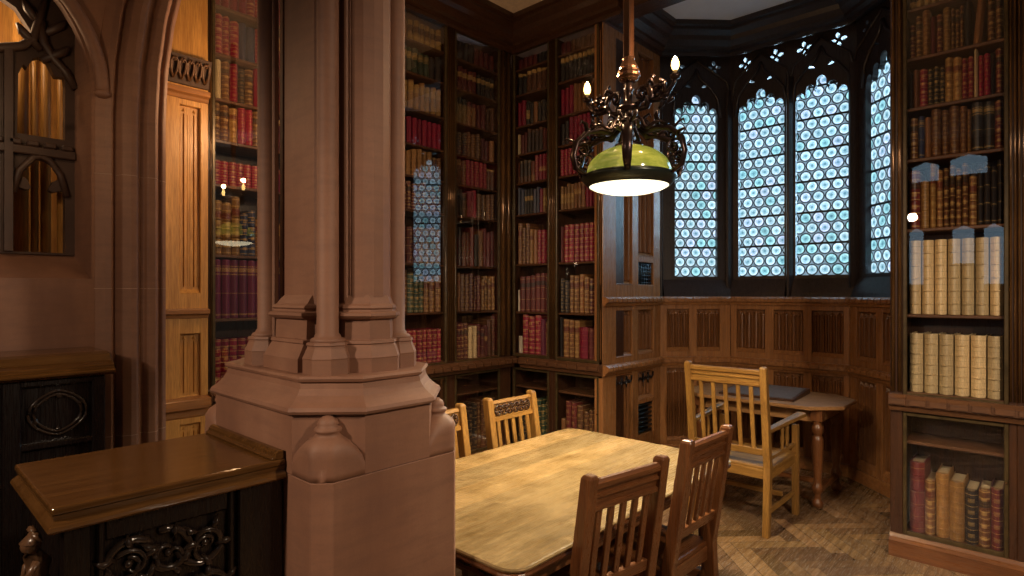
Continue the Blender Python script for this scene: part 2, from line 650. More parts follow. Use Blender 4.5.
panel_wall('wall_alcove', (X1 - 0.003, YL - 0.004, 0), (1, 0), 1.0, [(0.21, 0.48), (0.59, 0.87)], True, m0=0, m1=-0.41 + 0.82, upper=[(1.68, 3.86, 'up')])
C = 0.5 / q
panel_wall('wall_bay_left', (5.25, YL, 0), (q, -q), C, [(0.07, 0.29), (0.37, 0.60)], False)
panel_wall('wall_bay', (5.75, 2.35, 0), (0, -1), 1.05, [(0.06, 0.33), (0.41, 0.67), (0.745, 1.0)], False)
C2 = 0.56 / q
panel_wall('wall_bay_right', (5.75, 1.30, 0), (-q, -q), C2, [(0.09, 0.34), (0.42, 0.68)], False)
# outer shell behind the bay, far side return of the alcove
struct(MB().box(X1 + 0.02, 5.19, YR - 0.04, YR, 0, CZ).build('wall_alcove_right', W('panel', 'z')))


# ------------------------------------------------------------------ windows
def light_outline(cx, wd, z0, z1):
    """tall light with a cusped, crocketed head"""
    h = wd / 2
    pts = [(cx - h, z0), (cx + h, z0), (cx + h, z1)]
    lobes = [(0.80, 0.015, 0.045), (0.42, 0.075, 0.05), (0.0, 0.135, 0.055), (-0.42, 0.075, 0.05), (-0.80, 0.015, 0.045)]
    for k, (fx, dz, r) in enumerate(lobes):
        x, z = cx + fx * h, z1 + dz
        if k == 2:
            pts += [(x + 0.075, z1 + 0.085), (x + 0.045, z1 + 0.10)]
        pts += arc(x, z, r * 0.8, -0.35, PI + 0.35, 7, r * 1.05)
        if k == 2:
            pts += [(x - 0.045, z1 + 0.10), (x - 0.075, z1 + 0.085)]
    pts.append((cx - h, z1))
    return pts


def petal(cx, cz, ang, l0, l1, wd):
    ux, uz = math.cos(ang), math.sin(ang)
    out = []
    for t, s in ((0, 0), (0.3, 1), (0.65, 1.1), (0.9, 0.6), (1, 0), (0.9, -0.6), (0.65, -1.1), (0.3, -1)):
        d = l0 + (l1 - l0) * t
        out.append((cx + ux * d - uz * wd * s, cz + uz * d + ux * wd * s))
    return out


def leaded_pane(cx, wd, z0, z1, M, parent, dia, yo=0.0):
    g = MB(M)
    tone = []
    g.add([(cx - wd / 2 - .02, yo + 0.012, z0 - .02), (cx + wd / 2 + .02, yo + 0.012, z0 - .02), (cx + wd / 2 + .02, yo + 0.012, 3.99), (cx - wd / 2 - .02, yo + 0.012, 3.99)], [(0, 1, 2, 3)])
    tone += [(0.19, 0.27, 0.34)]
    ld = MB(M)
    r = dia / 2
    rowh = dia * 0.885
    k = 0
    z = z0 + r * 0.95
    top = z1 + 0.2
    while z < top:
        off = 0 if k % 2 else r
        x = cx - wd / 2 - r + off + r * 0.3
        while x < cx + wd / 2 + r:
            n = 14
            t = rnd.random()
            base = (0.44, 0.57, 0.64) if t < .62 else ((0.27, 0.50, 0.53) if t < .82 else (0.48, 0.53, 0.68))
            f = rnd.uniform(0.85, 1.12)
            base = tuple(c * f for c in base)
            half = tuple(c * d for c, d in zip(base, (0.62, 0.74, 0.76)))
            dark = tuple(c * d for c, d in zip(base, (0.16, 0.34, 0.38)))
            rings = [[(x + r * rr * math.cos(2 * PI * i / n), yo + yy, z + r * rr * math.sin(2 * PI * i / n)) for i in range(n)] for rr, yy in ((.86, .009), (.50, .007), (.24, .006))]
            for ra, rb, tn in ((rings[0], rings[1], base), (rings[1], rings[2], half)):
                g.add(ra + rb, [(i, (i + 1) % n, n + (i + 1) % n, n + i) for i in range(n)])
                tone += [tn] * n
            g.add(rings[2], [tuple(range(n))])
            tone += [dark]
            o_ = [(x + r * 1.0 * math.cos(2 * PI * i / n), yo + 0.003, z + r * 1.0 * math.sin(2 * PI * i / n)) for i in range(n)]
            i_ = [(x + r * .79 * math.cos(2 * PI * i / n), yo + 0.003, z + r * .79 * math.sin(2 * PI * i / n)) for i in range(n)]
            ld.add(o_ + i_, [(i, (i + 1) % n, n + (i + 1) % n, n + i) for i in range(n)])
            x += dia
        if k % 3 == 2:
            ld.box(cx - wd / 2, cx + wd / 2, yo - 0.008, yo + 0.003, z + rowh / 2 - 0.009, z + rowh / 2 + 0.009)
        z += rowh
        k += 1
    me = g.mesh('pane')
    at = me.attributes.new('tone', 'FLOAT_COLOR', 'FACE')
    for d, t in zip(at.data, tone):
        d.color = (*t, 1)
    p = link('pane', me, window_glass(), parent)
    ld.build('leading', plain('lead_came', (0.02, 0.028, 0.035), 0.5, 0.4), p)


def bay_window(name, origin, direction, length, u0, u1, centre, wd):
    root = struct(empty(name))
    M = frame(origin, direction) @ Matrix.Translation((0, 0.11, 0))
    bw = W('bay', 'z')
    z0, z1 = 1.765, 3.39
    loops = [[(u0, 1.56), (u1, 1.56), (u1, 4.0), (u0, 4.0)], light_outline(centre, wd, z0, z1)]
    for s in (-1, 1):
        c = centre + s * (u1 - u0) / 4
        for k in range(4):
            loops.append(petal(c, 3.86, PI / 2 * k + 0.12, 0.016, 0.068, 0.015))
        loops.append(petal(centre + s * 0.055, 3.66, PI * (0.5 - s * 0.5) + s * 0.35, 0.0, 0.07, 0.010))
    # frame board in two layers: a thin tracery and a deeper surround
    plate('frame', loops, 0.05, bw, root, M)
    b = MB(M)
    for u in ([u0, u1] if name == 'window_4' else [u0]):
        d = 0.045
        b.prism([(u - d, 0), (u - d * .5, -0.06), (u - d * .2, -0.085), (u + d * .2, -0.085), (u + d * .5, -0.06), (u + d, 0)], 1.56, 3.62)
    b.build('mullion', bw, root)
    b = MB(M)
    b.loft([[(u, -0.10, 1.56), (u, -0.085, 1.60), (u, -0.02, 1.745), (u, 0.0, 1.75), (u, 0.0, 1.56)] for u in (u0 + 0.03, u1 - 0.03)])
    b.build('sill', bw, root)
    # ogee hood over the light
    h = MB(M)
    for s in (-1, 1):
        pts = [(centre + s * (wd / 2 + 0.03), -0.035, 3.36), (centre + s * wd / 2 * 1.0, -0.035, 3.55), (centre + s * wd / 2 * .62, -0.035, 3.66), (centre + s * wd / 2 * .2, -0.035, 3.74), (centre, -0.035, 3.84)]
        h.tube(pts, 0.014, 6)
        h.tube([(centre + s * (u1 - u0) / 2, -0.035, 3.5), (centre + s * (u1 - u0) * .42, -0.035, 3.72), (centre + s * (u1 - u0) * .25, -0.035, 3.80), (centre + s * 0.0, -0.035, 3.93)], 0.012, 6)
    h.build('hood_mould', bw, root)
    leaded_pane(centre, wd, z0, z1, M, root, 0.109, 0.03)


SB = 0.045
bay_window('window_1', (5.25, YL, 0), (q, -q), C, 0.02, C + SB, 0.392, 0.43)
bay_window('window_2', (5.75, 2.35, 0), (0, -1), 1.05, -SB, 0.53, 0.262, 0.435)
bay_window('window_3', (5.75, 2.35, 0), (0, -1), 1.05, 0.53, 1.05 + SB, 0.80, 0.44)
bay_window('window_4', (5.75, 1.30, 0), (-q, -q), C2, -SB, C2 - 0.02, 0.315, 0.46)
# dark woodwork above the windows up to the ceiling, and the outer wall
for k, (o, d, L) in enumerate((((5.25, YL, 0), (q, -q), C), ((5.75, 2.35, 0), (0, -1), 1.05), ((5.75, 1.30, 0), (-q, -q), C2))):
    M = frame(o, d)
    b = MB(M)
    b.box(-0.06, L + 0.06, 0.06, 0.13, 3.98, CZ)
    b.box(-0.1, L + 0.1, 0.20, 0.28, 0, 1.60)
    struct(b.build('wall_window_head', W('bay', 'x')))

# the facing windows across the hall, seen only as reflections in the bookcase glass
opp = struct(empty('window_5'))
M = frame((-4.0, 0.3, 0), (0, 1))
hall = [(0.42, 0.26, 1.75, 2.75), (0.82, 0.30, 2.1, 2.75), (1.48, 0.22, 1.75, 2.75), (0.75, 0.5, 4.35 - .75, 3.95), (1.35, 0.4, 3.55, 3.9)]
loops = [[(-3.0, 0.0), (6, 0.0), (6, CZ), (-3.0, CZ)]]
g = MB(M)
for c, wd, z0, z1 in hall:
    loops.append([(c - wd / 2, z0), (c + wd / 2, z0), (c + wd / 2, z1 - .08), (c, z1), (c - wd / 2, z1 - .08)])
    g.add([(c - wd / 2, 0.05, z0), (c + wd / 2, 0.05, z0), (c + wd / 2, 0.05, z1), (c - wd / 2, 0.05, z1)], [(0, 1, 2, 3)])
plate('frame', loops, 0.06, stone(), opp, M)
me = g.mesh('pane')
at = me.attributes.new('tone', 'FLOAT_COLOR', 'FACE')
for d_ in at.data:
    d_.color = (0.62, 0.86, 1.1, 1)
link('pane', me, window_glass(), opp)


# ------------------------------------------------------------------ bookcases
brass_glint = plain('golden_highlight_metal', (0.10, 0.050, 0.018), 0.18, 0.4, var=0.4, scale=4)  # puts golden highlights into the dark wooden posts' colour; also serves the key plates
doorwood = plain('bronzed_door_frame', (0.060, 0.040, 0.016), 0.32, 0.2, var=0.4, scale=14)


def bookcase(label, origin, rz, u0, u1, ups, low_shelf, post_l, post_r, proj):
    """one glazed bay: low cupboard with glass door, moulded ledge, tall glazed upper part.
    u0..u1 is the clear opening; ups are the heights of the upper shelf boards' tops"""
    gm = glass_mat('window_side_glass', 0.20) if rz == 0 else glass_mat('door_glass', 0.085)
    root = tag(empty('bookcase', origin, rz), label, 'bookcase', 'glazed oak bookcase bays')
    dw, dx = W('case', 'z'), W('case', 'x')
    a, c = u0 - post_l, u1 + post_r
    top = 3.95
    b = MB()
    b.box(a, c, 0.31, 0.335, 0.0, top)
    b.build('back_panel', dw, root)
    for x0, x1 in ((a, u0), (u1, c)):
        b = MB()
        b.box(x0, x1, 0.0, 0.31, 0.0, top)
        b.build('side_panel', dw, root, bevel=0.003)
        wd = x1 - x0
        b = MB()
        n = 2 if wd > 0.03 else 1
        for k in range(n):
            b.tube([(x0 + wd * (k + 0.5) / n, -0.004, 1.0), (x0 + wd * (k + 0.5) / n, -0.004, top)], wd / n * 0.34, 8)
        b.build('reeded_pilaster', [brass_glint], root)
    for z in ups[1:] + [low_shelf]:
        if z is None:
            continue
        b = MB()
        b.box(u0, u1, 0.030, 0.31, z - 0.02, z)
        b.build('shelf', W('shelf', 'x'), root, bevel=0.004)
    for z in (0.15, ups[0]):
        b = MB()
        b.box(u0, u1, 0.0, 0.31, z - 0.03, z)
        b.build('shelf', W('shelf', 'x'), root)
    for z0, z1 in ((ups[0] - 0.03, top), (0.13, 0.875)):
        d = MB()
        f = 0.020
        d.box(u0, u0 + f, -0.006, 0.02, z0, z1)
        d.box(u1 - f, u1, -0.006, 0.02, z0, z1)
        d.box(u0 + f, u1 - f, -0.006, 0.02, z0, z0 + f * 1.3)
        d.box(u0 + f, u1 - f, -0.006, 0.02, z1 - f, z1)
        dr = d.build('glass_door', doorwood, root, bevel=0.003)
        p = MB()
        p.add([(u0 + f, 0.006, z0 + f), (u1 - f, 0.006, z0 + f), (u1 - f, 0.006, z1 - f), (u0 + f, 0.006, z1 - f)], [(0, 1, 2, 3)])
        p.build('pane', gm, dr)
        if z0 < 0.5:
            kb = MB()
            kb.ball((u1 - 0.01, -0.012, 0.55), 0.008, 8)
            kb.build('key_plate', brass_glint, dr)
    la = a + (0.13 if 'inner corner' in label and rz else 0)      # the corner is already filled by the wall bay's ledge
    b = MB(Matrix.Translation((la, 0, 0)))
    ledge(b, c - la, 0.885, 0.985, proj, dent=0.095)
    b.build('dentil_ledge', W('shelf', 'x'), root)
    b = MB()
    b.loft([[(u, 0.0, 0), (u, -0.045, 0), (u, -0.045, 0.095), (u, -0.032, 0.108), (u, -0.022, 0.112), (u, -0.010, 0.132), (u, 0.0, 0.132)] for u in (a + (0.05 if la > a else 0), c)])
    b.build('plinth', W('chair', 'x'), root)
    return root


# ------------------------------------------------------------------ books
COLOURS = {
    'R': ('crimson', (0.21, 0.004, 0.032)), 'M': ('dark maroon', (0.105, 0.018, 0.018)), 'B': ('brown leather', (0.10, 0.040, 0.018)),
    'T': ('tan leather', (0.21, 0.092, 0.034)), 'G': ('dark green', (0.032, 0.058, 0.036)), 'K': ('black', (0.022, 0.018, 0.018)),
    'N': ('navy blue', (0.030, 0.040, 0.085)), 'V': ('cream vellum', (0.50, 0.39, 0.22)), 'O': ('mottled gold', (0.24, 0.125, 0.040)),
    'P': ('plum', (0.115, 0.013, 0.045)), 'W': ('pale cream', (0.62, 0.54, 0.42)),
}
GOLD = (0.42, 0.27, 0.09)


def book_mat(code, style):
    key = 'binding_%s_%s' % (COLOURS[code][0].replace(' ', '_'), style)
    if key in MATS:
        return MATS[key]
    m, nt, bs = nodes(key)
    base = COLOURS[code][1]
    tc = nt.nodes.new('ShaderNodeTexCoord')
    sp = nt.nodes.new('ShaderNodeSeparateXYZ')
    nt.links.new(tc.outputs['Generated'], sp.inputs[0])
    oi = nt.nodes.new('ShaderNodeObjectInfo')
    n = noise(nt, mapped(nt, (14, 14, 9), 'Generated'), 1.5, 4, 0.7)
    c = ramp(nt, n, [(0.25, tuple(x * 0.62 for x in base)), (0.75, tuple(min(1, x * 1.35) for x in base))])
    c = mix(nt, 1.0, c, ramp(nt, oi.outputs['Random'], [(0, (0.72, 0.72, 0.72)), (1, (1.25, 1.2, 1.15))]), 'MULTIPLY')
    bands = {'five': (5, 0.012), 'four': (4, 0.014), 'rich': (9, 0.022), 'plain': (0, 0), 'ribs': (6, 0.006), 'top': (0, 0)}[style]
    stops = [(0.0, (0, 0, 0))]
    if bands[0]:
        nb, hw = bands
        for k in range(nb):
            p = 0.055 + 0.86 * k / (nb - 1) if nb < 9 else 0.04 + 0.92 * k / (nb - 1)
            stops += [(p - hw / 2, (1, 1, 1)), (p + hw / 2, (0, 0, 0))]
    if style == 'top':
        stops += [(0.05, (1, 1, 1)), (0.075, (0, 0, 0)), (0.42, (1, 1, 1)), (0.43, (0, 0, 0)), (0.74, (1, 1, 1)), (0.76, (0, 0, 0)), (0.79, (1, 1, 1)), (0.86, (0, 0, 0)), (0.88, (1, 1, 1)), (0.895, (0, 0, 0))]
    mask = ramp(nt, sp.outputs[2], stops[:31], 'CONSTANT')
    gold = tuple(x * 0.35 for x in base) if code in 'VW' else GOLD
    orn = noise(nt, mapped(nt, (3, 1, 40), 'Generated'), 2.5, 2, 0.5)
    mask = math_n(nt, 'MULTIPLY', mask, ramp(nt, orn, [(0.35, (0.25, 0.25, 0.25)), (0.6, (0.85, 0.85, 0.85))]))
    c = mix(nt, mask, c, gold)
    if style in ('five', 'rich') and code not in 'VW':      # tooled ornaments between the bands, on the middle of the spine
        mid = math_n(nt, 'LESS_THAN', math_n(nt, 'ABSOLUTE', math_n(nt, 'SUBTRACT', sp.outputs[0], 0.5)), 0.26)
        saw = math_n(nt, 'FRACT', math_n(nt, 'ADD', math_n(nt, 'MULTIPLY', sp.outputs[2], 4.65), 0.745))
        dot = math_n(nt, 'LESS_THAN', math_n(nt, 'ABSOLUTE', math_n(nt, 'SUBTRACT', saw, 0.5)), 0.17)
        c = mix(nt, math_n(nt, 'MULTIPLY', math_n(nt, 'MULTIPLY', mid, dot), 0.5 if style == 'rich' else 0.32), c, GOLD)
    if style in ('four', 'rich') and code in 'BTOM':        # coloured title piece
        lab = math_n(nt, 'MULTIPLY', math_n(nt, 'GREATER_THAN', sp.outputs[2], 0.69), math_n(nt, 'LESS_THAN', sp.outputs[2], 0.80))
        c = mix(nt, math_n(nt, 'MULTIPLY', lab, 0.8), c, (0.10, 0.012, 0.012) if code in 'TO' else (0.02, 0.016, 0.014))
    nt.links.new(c, bs.inputs['Base Color'])
    bs.inputs['Roughness'].default_value = 0.42
    bs.inputs['Specular IOR Level'].default_value = 0.4
    bump(nt, bs, n, 0.15, 0.004)
    MATS[key] = m
    return m


PAPER = plain('old_paper', (0.42, 0.33, 0.20), 0.85, var=0.2, scale=30)


def spine_section(x0, x1, bulge, n=6):
    return [(x0 + (x1 - x0) * i / n, -bulge * math.sin(PI * i / n)) for i in range(n + 1)]


BOOK_MESH = {}


def book_mesh(code, style, bandn, split):
    """unit book: x across the thickness, spine toward -y, z up. bandn raised bands on the spine"""
    key = (code, style, bandn, split)
    if key in BOOK_MESH:
        return BOOK_MESH[key]
    b = MB()
    sp = spine_section(-0.5, 0.5, 0.125)
    t = 0.075
    prof = sp + [(0.5, 1.0), (0.5 - t, 1.0), (0.5 - t, 0.05), (-0.5 + t, 0.05), (-0.5 + t, 1.0), (-0.5, 1.0)]
    zs = [(0.0, 0.94), (0.012, 1.0), (0.985, 1.0), (1.0, 0.94)]
    rings = [[(x * s if abs(y) < 0.5 or True else x, y if y > 0.04 else y * s, z) for x, y in prof] for z, s in zs]
    b.loft(rings, 0, False)
    for k in range(bandn):
        z = 0.055 + 0.86 * (k + 0.5) / bandn
        out = [(x * 1.01, y - 0.030 * math.sin(PI * (x + .5)) - 0.006) for x, y in sp]
        r = [[(x, y, zz) for x, y in (out if i in (1, 2) else [(x, y + 0.004) for x, y in sp])] for i, zz in enumerate((z - 0.014, z - 0.006, z + 0.006, z + 0.014))]
        m = len(sp)
        vs = [p for q_ in r for p in q_]
        b.add(vs, [(i * m + j, i * m + j + 1, (i + 1) * m + j + 1, (i + 1) * m + j) for i in range(3) for j in range(m - 1)], 0, False)
    pg = MB()
    pg.box(-0.5 + t, 0.5 - t, 0.06, 0.97, 0.02, 0.975)
    if not split:
        bb = MB()
        bb.box(-0.5 + t, 0.5 - t, 0.06, 0.97, 0.02, 0.975)
        b.add(bb.v, bb.f, 1)
    me = b.mesh('book')
    me.materials.append(book_mat(code, style))
    me.materials.append(PAPER)
    pm = None
    if split:
        pm = pg.mesh('page_block')
        pm.materials.append(PAPER)
    BOOK_MESH[key] = (me, pm)
    return BOOK_MESH[key]


ORD = ['first', 'second', 'third', 'fourth', 'fifth', 'sixth', 'seventh', 'eighth', 'ninth', 'tenth', 'eleventh', 'twelfth', 'thirteenth', 'fourteenth', 'fifteenth', 'sixteenth']
BOOKS = []       # everything that stands on a shelf, before it is decided which are the largest in view
STY = {'r': 'rich', 'f': 'five', 'q': 'four', 'p': 'plain', 't': 'top', 'i': 'ribs'}


def fill(where, shelf_word, origin, rz, u0, u1, z, gap, spec, hidden=False, depth=0.2, v=0.050):
    """spec: 'R6f.30*1.1 K1p.26' = code count style height * relative thickness; '_' is empty space; '/' after the height leans the book"""
    items = []
    for tok in spec.split():
        code = tok[0]
        lean = tok.endswith('/')
        body = tok[1:].rstrip('/')
        rel = 1.0
        if '*' in body:
            body, r_ = body.split('*')
            rel = float(r_)
        h = 0.26
        if '.' in body:
            body, h_ = body.split('.')
            h = float('0.' + h_)
        st = body[-1] if body and body[-1].isalpha() else 'f'
        num = int(body.rstrip('abcdefghijklmnopqrstuvwxyz') or 1)
        for k in range(num):
            jit = 1.0 if num > 3 and code in 'RPV' else rnd.uniform(0.92, 1.06)
            items.append((code, st, min(h * jit, gap - 0.012), rel * (rnd.uniform(0.97, 1.03) if num > 3 else rnd.uniform(0.85, 1.15)), lean))
    tot = sum(i[3] for i in items)
    u = u0 + 0.024
    span = (u1 - u0) - 0.048
    ca, sa = math.cos(rz), math.sin(rz)
    n = 0
    for code, st, h, rel, lean in items:
        wd = span * rel / tot
        if code != '_':
            n += 1
            vv = v + rnd.uniform(0, 0.012)
            uc = u + wd / 2
            BOOKS.append(dict(code=code, style=STY[st], h=h, w=wd * (0.90 if code == 'V' else 0.955), d=min(depth, h * 0.8), lean=lean,
                              loc=(origin[0] + ca * uc - sa * vv, origin[1] + sa * uc + ca * vv, z + 0.0005), rz=rz, where=where, shelf=shelf_word, n=n, hidden=hidden))
        u += wd


OL, OR = (0, Y1, 0), (X1, 0, 0)
RZ = -PI / 2
L_UPS = [1.0, 1.435, 1.848, 2.30, 2.585, 2.853, 3.143, 3.45, 3.72]
R_UPS = [1.015, 1.42, 1.882, 2.365, 2.675, 2.957, 3.23, 3.54, 3.79]
RB_UPS = [1.0, 1.472, 1.99, 2.415, 2.725, 3.03, 3.33, 3.64]
SHELF = ['bottom shelf', 'second shelf up', 'third shelf up', 'fourth shelf up', 'fifth shelf up', 'sixth shelf up', 'seventh shelf up', 'eighth shelf up', 'top shelf']


def bay(label, where, origin, rz, u0, u1, ups, low_shelf, pl, pr, proj, specs, low=None, **kw):
    bookcase(label, origin, rz, u0, u1, ups, low_shelf, pl, pr, proj)
    tops = ups[1:] + [3.93]
    for i, sp in enumerate(specs):
        if sp:
            fill(where, SHELF[i], origin, rz, u0, u1, ups[i], tops[i] - 0.02 - ups[i], sp, **kw)
    if low:
        fill(where, 'glazed cupboard', origin, rz, u0, u1, 0.15, (low_shelf or 0.85) - 0.03 - 0.15, low, **kw)


# left wall, from the oak pilaster to the corner (the second bay stands wholly behind the pier)
bay('tall glazed bookcase between the golden oak pilaster and the stone pier', 'beside the golden pilaster', OL, 0, 1.45, 2.05, L_UPS, None, 0.035, 0.04, 0.12, [
    'R5r.30 K1p.28 R1q.25 M3f.30', 'P10t.385', 'O3r.36 N2r.30 T5r.25', 'R11r.155', 'B2r.25 O1r.24 R2f.26 B1r.25 T2r.26 M3f.25', 'V1p.26 B1r.25 R1f.26 K1f.24 B1r.25 R3p.27 M2f.26', 'R3r.25 N2p.23 R5r.24', 'R10r.22', 'R9r.18'])
bay('plain glazed bookcase bay standing wholly behind the stone pier', 'behind the pier', OL, 0, 2.13, 2.74, L_UPS, None, 0.04, 0.04, 0.12, ['M4f.3 B5r.3', 'R9r.3', 'T4r.3 B5q.32', 'K4q.24 M5f.22', 'B9r.22', 'R6f.22 B3f.2', 'M9r.22', 'T5q.22 K4q.2', 'B9r.17'], 'B3f.4 M5r.45', hidden=True)
bay('glazed bookcase whose glass shows the reflected window, nearest the stone pier', 'in the bay reflecting the window', OL, 0, 2.82, 3.41, L_UPS, None, 0.04, 0.045, 0.12, [
    'B1r.33 P1r.36 R8r.285', 'B3f.34 G3r.32 T3r.31', 'G2r.33 _1 M2f.3 T4r.32', 'M10r.23', 'O8i.22 B2f.2', 'B1f.22 V1p.22 K1p.2 R7p.22', 'T9r.23', 'K3q.22 G4q.2 K2p.2', 'T3p.17 B6r.18'],
    'B2f.40 O1f.46 V1f.5 O1p.48 B4f.42')
bay('dark glazed bookcase bay on the far wall just before the inner corner', 'in the bay before the corner', OL, 0, 3.50, 4.08, L_UPS, 0.69, 0.045, 0.15, 0.12, [
    'T1r.30 M3r.33 V2f.285 M2q.29 M1f.3 B2i.36', 'T2q.35 B2f.34 M3f.34 O4r.32', 'K2p.34 B2p.33 M1p.38 K1p.3 T1p.33 M3p.35', 'K2p.25 B1q.22 R2p.25 B4f.24', 'B3f.23 R5f.24 B2f.2', 'K3f.22 B3f.23 M2f.2 T1f.2', 'K3f.22 M4f.22 B2f.22', 'M5f.2 K4f.2', 'K4p.16 M4p.16'],
    'G1f.36 M1p.42 K3f.4 B4f.44')
# corner bookcases, left of the bay window
bay('glazed bookcase bay immediately beyond the inner corner', 'beyond the inner corner', OR, RZ, -3.897, -3.443, R_UPS, 0.70, 0.013, 0.036, 0.07, [
    'W1p.17*.6 R3r.36 P1p.34 T1q.33*.7', 'W1p.2*.4 M6q.36', 'T1q.38*.9 B2f.37 O1q.34*.7 T1p.31 R3f.31', 'N2p.25 K3q.24 N2p.24 R1f.22 O2r.22', 'T1r.2*.6 B3r.23 O1q.2 R4f.24', 'V1p.21*.7 M2p.2 B4r.22 M2f.21', 'R2p.24 K1r.24 K1p.2 T1q.2 K3p.2', 'K2r.2 B5r.2', 'M4p.1 K3p.1'],
    'K3f.38 G4r.42')
bay('glazed bookcase bay whose side meets the carved panelling, behind the lamp', 'beside the carved panelling', OR, RZ, -3.37, -2.89, R_UPS, 0.70, 0.037, 0.04, 0.07, [
    'K1p.34*.6 T2r.36 O1r.36 R1i.28*1.4 M1i.29*1.4 K1i.27*.8', 'K2f.3*.8 T4r.34 M2r.33', 'M1p.34*.7 R7r.34', 'O4r.22 T3q.22 R4f.22', 'R5f.24 O3q.22 T2q.22', 'K2f.2 R7f.24', 'R3p.25 T3q.25 O1q.24 B2f.25', 'K9r.23', 'M2p.11 B6r.11'],
    'T1p.29*.9 M2f.45 B3f.42 O1r.38*.9')
# the bookcase at the other side of the window bay
bay('tall glazed bookcase with cream vellum folios, nearest the viewer beyond the desk', 'in the vellum-folio bookcase', OR, RZ, -0.673, -0.180, RB_UPS, 0.70, 0.067, 0.036, 0.07, [
    'V6i.355*1', 'V7i.445*1', 'M1r.36*1.5 O1f.29*1.3 O1r.375*.75 T1r.36*.85 B4r.345*.75 T1r.29*1.1 K4q.345*.75', 'B1r.25*1.2 N1t.24*.8 T1p.24*.7 B1f.285*1.2 B1f.275 B1f.28*1.1 B1f.28*.9 T1f.25*.5 K2t.285*1.3 M1r.26*1.1', 'K1p.2*.5 B1p.23*.8 R1r.24 K3r.22*.8 O2r.25 R2r.255*.9 V1p.28*.5 R2f.25*.8 K1p.23*.5 M1r.26*.9', 'M1r.22 B1r.24*1.1 T1f.275*1.1 M1p.22 M1r.23*.8 O1f.245*1.1 B3r.24*.7 K1p.25 _*0.15 T1p.265*1.3/ _*0.8 B1r.25*1.1 B1r.26', 'K4r.2 B4r.23 M4r.24'],
    'M1i.40*1.25 T1r.335*.9 O1i.365*1.1 O1i.35*1.2 K1f.32 B1r.335*1.1 M1f.335*1.15', depth=0.24)
bay('edge of the next glazed bay beyond the vellum-folio bookcase', 'in the next bay', OR, RZ, -0.108, 0.385, RB_UPS, 0.70, 0.036, 0.04, 0.07, ['B3r.36 M4f.38', 'T3r.4 O4r.38', 'M5r.34 K4q.33', 'B5f.25 R3r.25', 'R4r.24 B5f.24', 'B8r.24', 'K4r.2 B5r.2'], 'B3r.38 M3r.36', hidden=True)


def place_books():
    fwd = Vector((math.cos(YAW), math.sin(YAW), 0))
    sc = []
    for b in BOOKS:
        d = max(0.5, (Vector(b['loc']) - Vector((0, 0, 1.6))).dot(fwd))
        ang = abs(Vector((b['loc'][0], b['loc'][1])).normalized().dot(Vector((-math.sin(b['rz']), math.cos(b['rz'])))))
        a = b['w'] * b['h'] * ang / d ** 2
        zc = 293 - 588 * (b['loc'][2] + b['h'] * .5 - 1.6) / d
        side = Vector((math.sin(YAW), -math.cos(YAW), 0))
        xp = 512 + 588 * Vector(b['loc']).dot(side) / d
        if zc < 0 or zc > 576 or xp < 205 or xp > 1015 or 262 < xp < 402:
            a *= 0.01
        elif b['loc'][2] > 2.95 and b['loc'][0] > 2.2 and b['loc'][1] > 2.5:
            a *= 0.3
        sc.append(a)
    order = sorted(range(len(BOOKS)), key=lambda i: -sc[i])
    big = set([k for k in order if not BOOKS[k]['hidden']][:296])
    rests = {False: (MB(), []), True: (MB(), [])}
    for i, b in enumerate(BOOKS):
        near = b['where'] in ('in the vellum-folio bookcase', 'beside the golden pilaster')
        bandn = 5 if b['code'] in 'VO' and b['style'] == 'ribs' else (4 if b['style'] in ('five', 'ribs') else (5 if b['style'] == 'rich' else 0))
        split = near and i in big
        me, pm = book_mesh(b['code'], b['style'], bandn, split)
        M = Matrix.Translation(Vector(b['loc']) + Vector((0, 0, b['w'] * 0.047 if b['lean'] else 0))) @ Matrix.Rotation(b['rz'], 4, 'Z') @ Matrix.Rotation(0.09 if b['lean'] else 0, 4, 'Y')
        if i in big:
            o = bpy.data.objects.new('book', me)
            COL.objects.link(o)
            o.matrix_world = M @ Matrix.Diagonal((b['w'], b['d'], b['h'], 1))
            name = COLOURS[b['code']][0]
            lab = '%s book, %s from left, %s, %s' % (name, ORD[b['n'] - 1], b['shelf'], b['where'])
            tag(o, lab, 'book', 'books on the %s %s' % (b['shelf'], b['where']))
            if split:
                p = bpy.data.objects.new('page_block', pm)
                COL.objects.link(p)
                p.parent = o
        else:
            rest, rmats = rests[b['hidden']]
            M2 = M @ Matrix.Diagonal((b['w'], b['d'], b['h'], 1))
            idx = []
            for mm in me.materials:
                if mm not in rmats:
                    rmats.append(mm)
                idx.append(rmats.index(mm))
            off = len(rest.v)
            rest.v += [tuple(M2 @ v.co) for v in me.vertices]
            for p in me.polygons:
                rest.f.append([off + k for k in p.vertices])
                rest.fm.append(idx[p.material_index])
                rest.sm.append(False)
    for hid, (rest, rmats) in rests.items():
        o = rest.build('shaded_books' if hid else 'dim_books', rmats)
        o['kind'] = 'stuff'
        o['label'] = 'shaded books in the glazed bays behind the stone pier and past the last post' if hid else 'dim book spines on the dark uppermost shelves under the cornice'
        o['category'] = 'books'
        o['group'] = 'books in the hidden bays' if hid else 'books on the uppermost shelves'


place_books()


# ------------------------------------------------------------------ stone pier
def inset(x0, x1, y0, y1, c, d):
    return crect(x0 + d, x1 - d, y0 + d, y1 - d, max(0.005, c - d * (2 - math.sqrt(2))))


def ngon(cx, cy, r, n=8, a0=PI / 8, sx=1.0, sy=1.0):
    return [(cx + r * sx * math.cos(a0 + 2 * PI * k / n), cy + r * sy * math.sin(a0 + 2 * PI * k / n)) for k in range(n)]


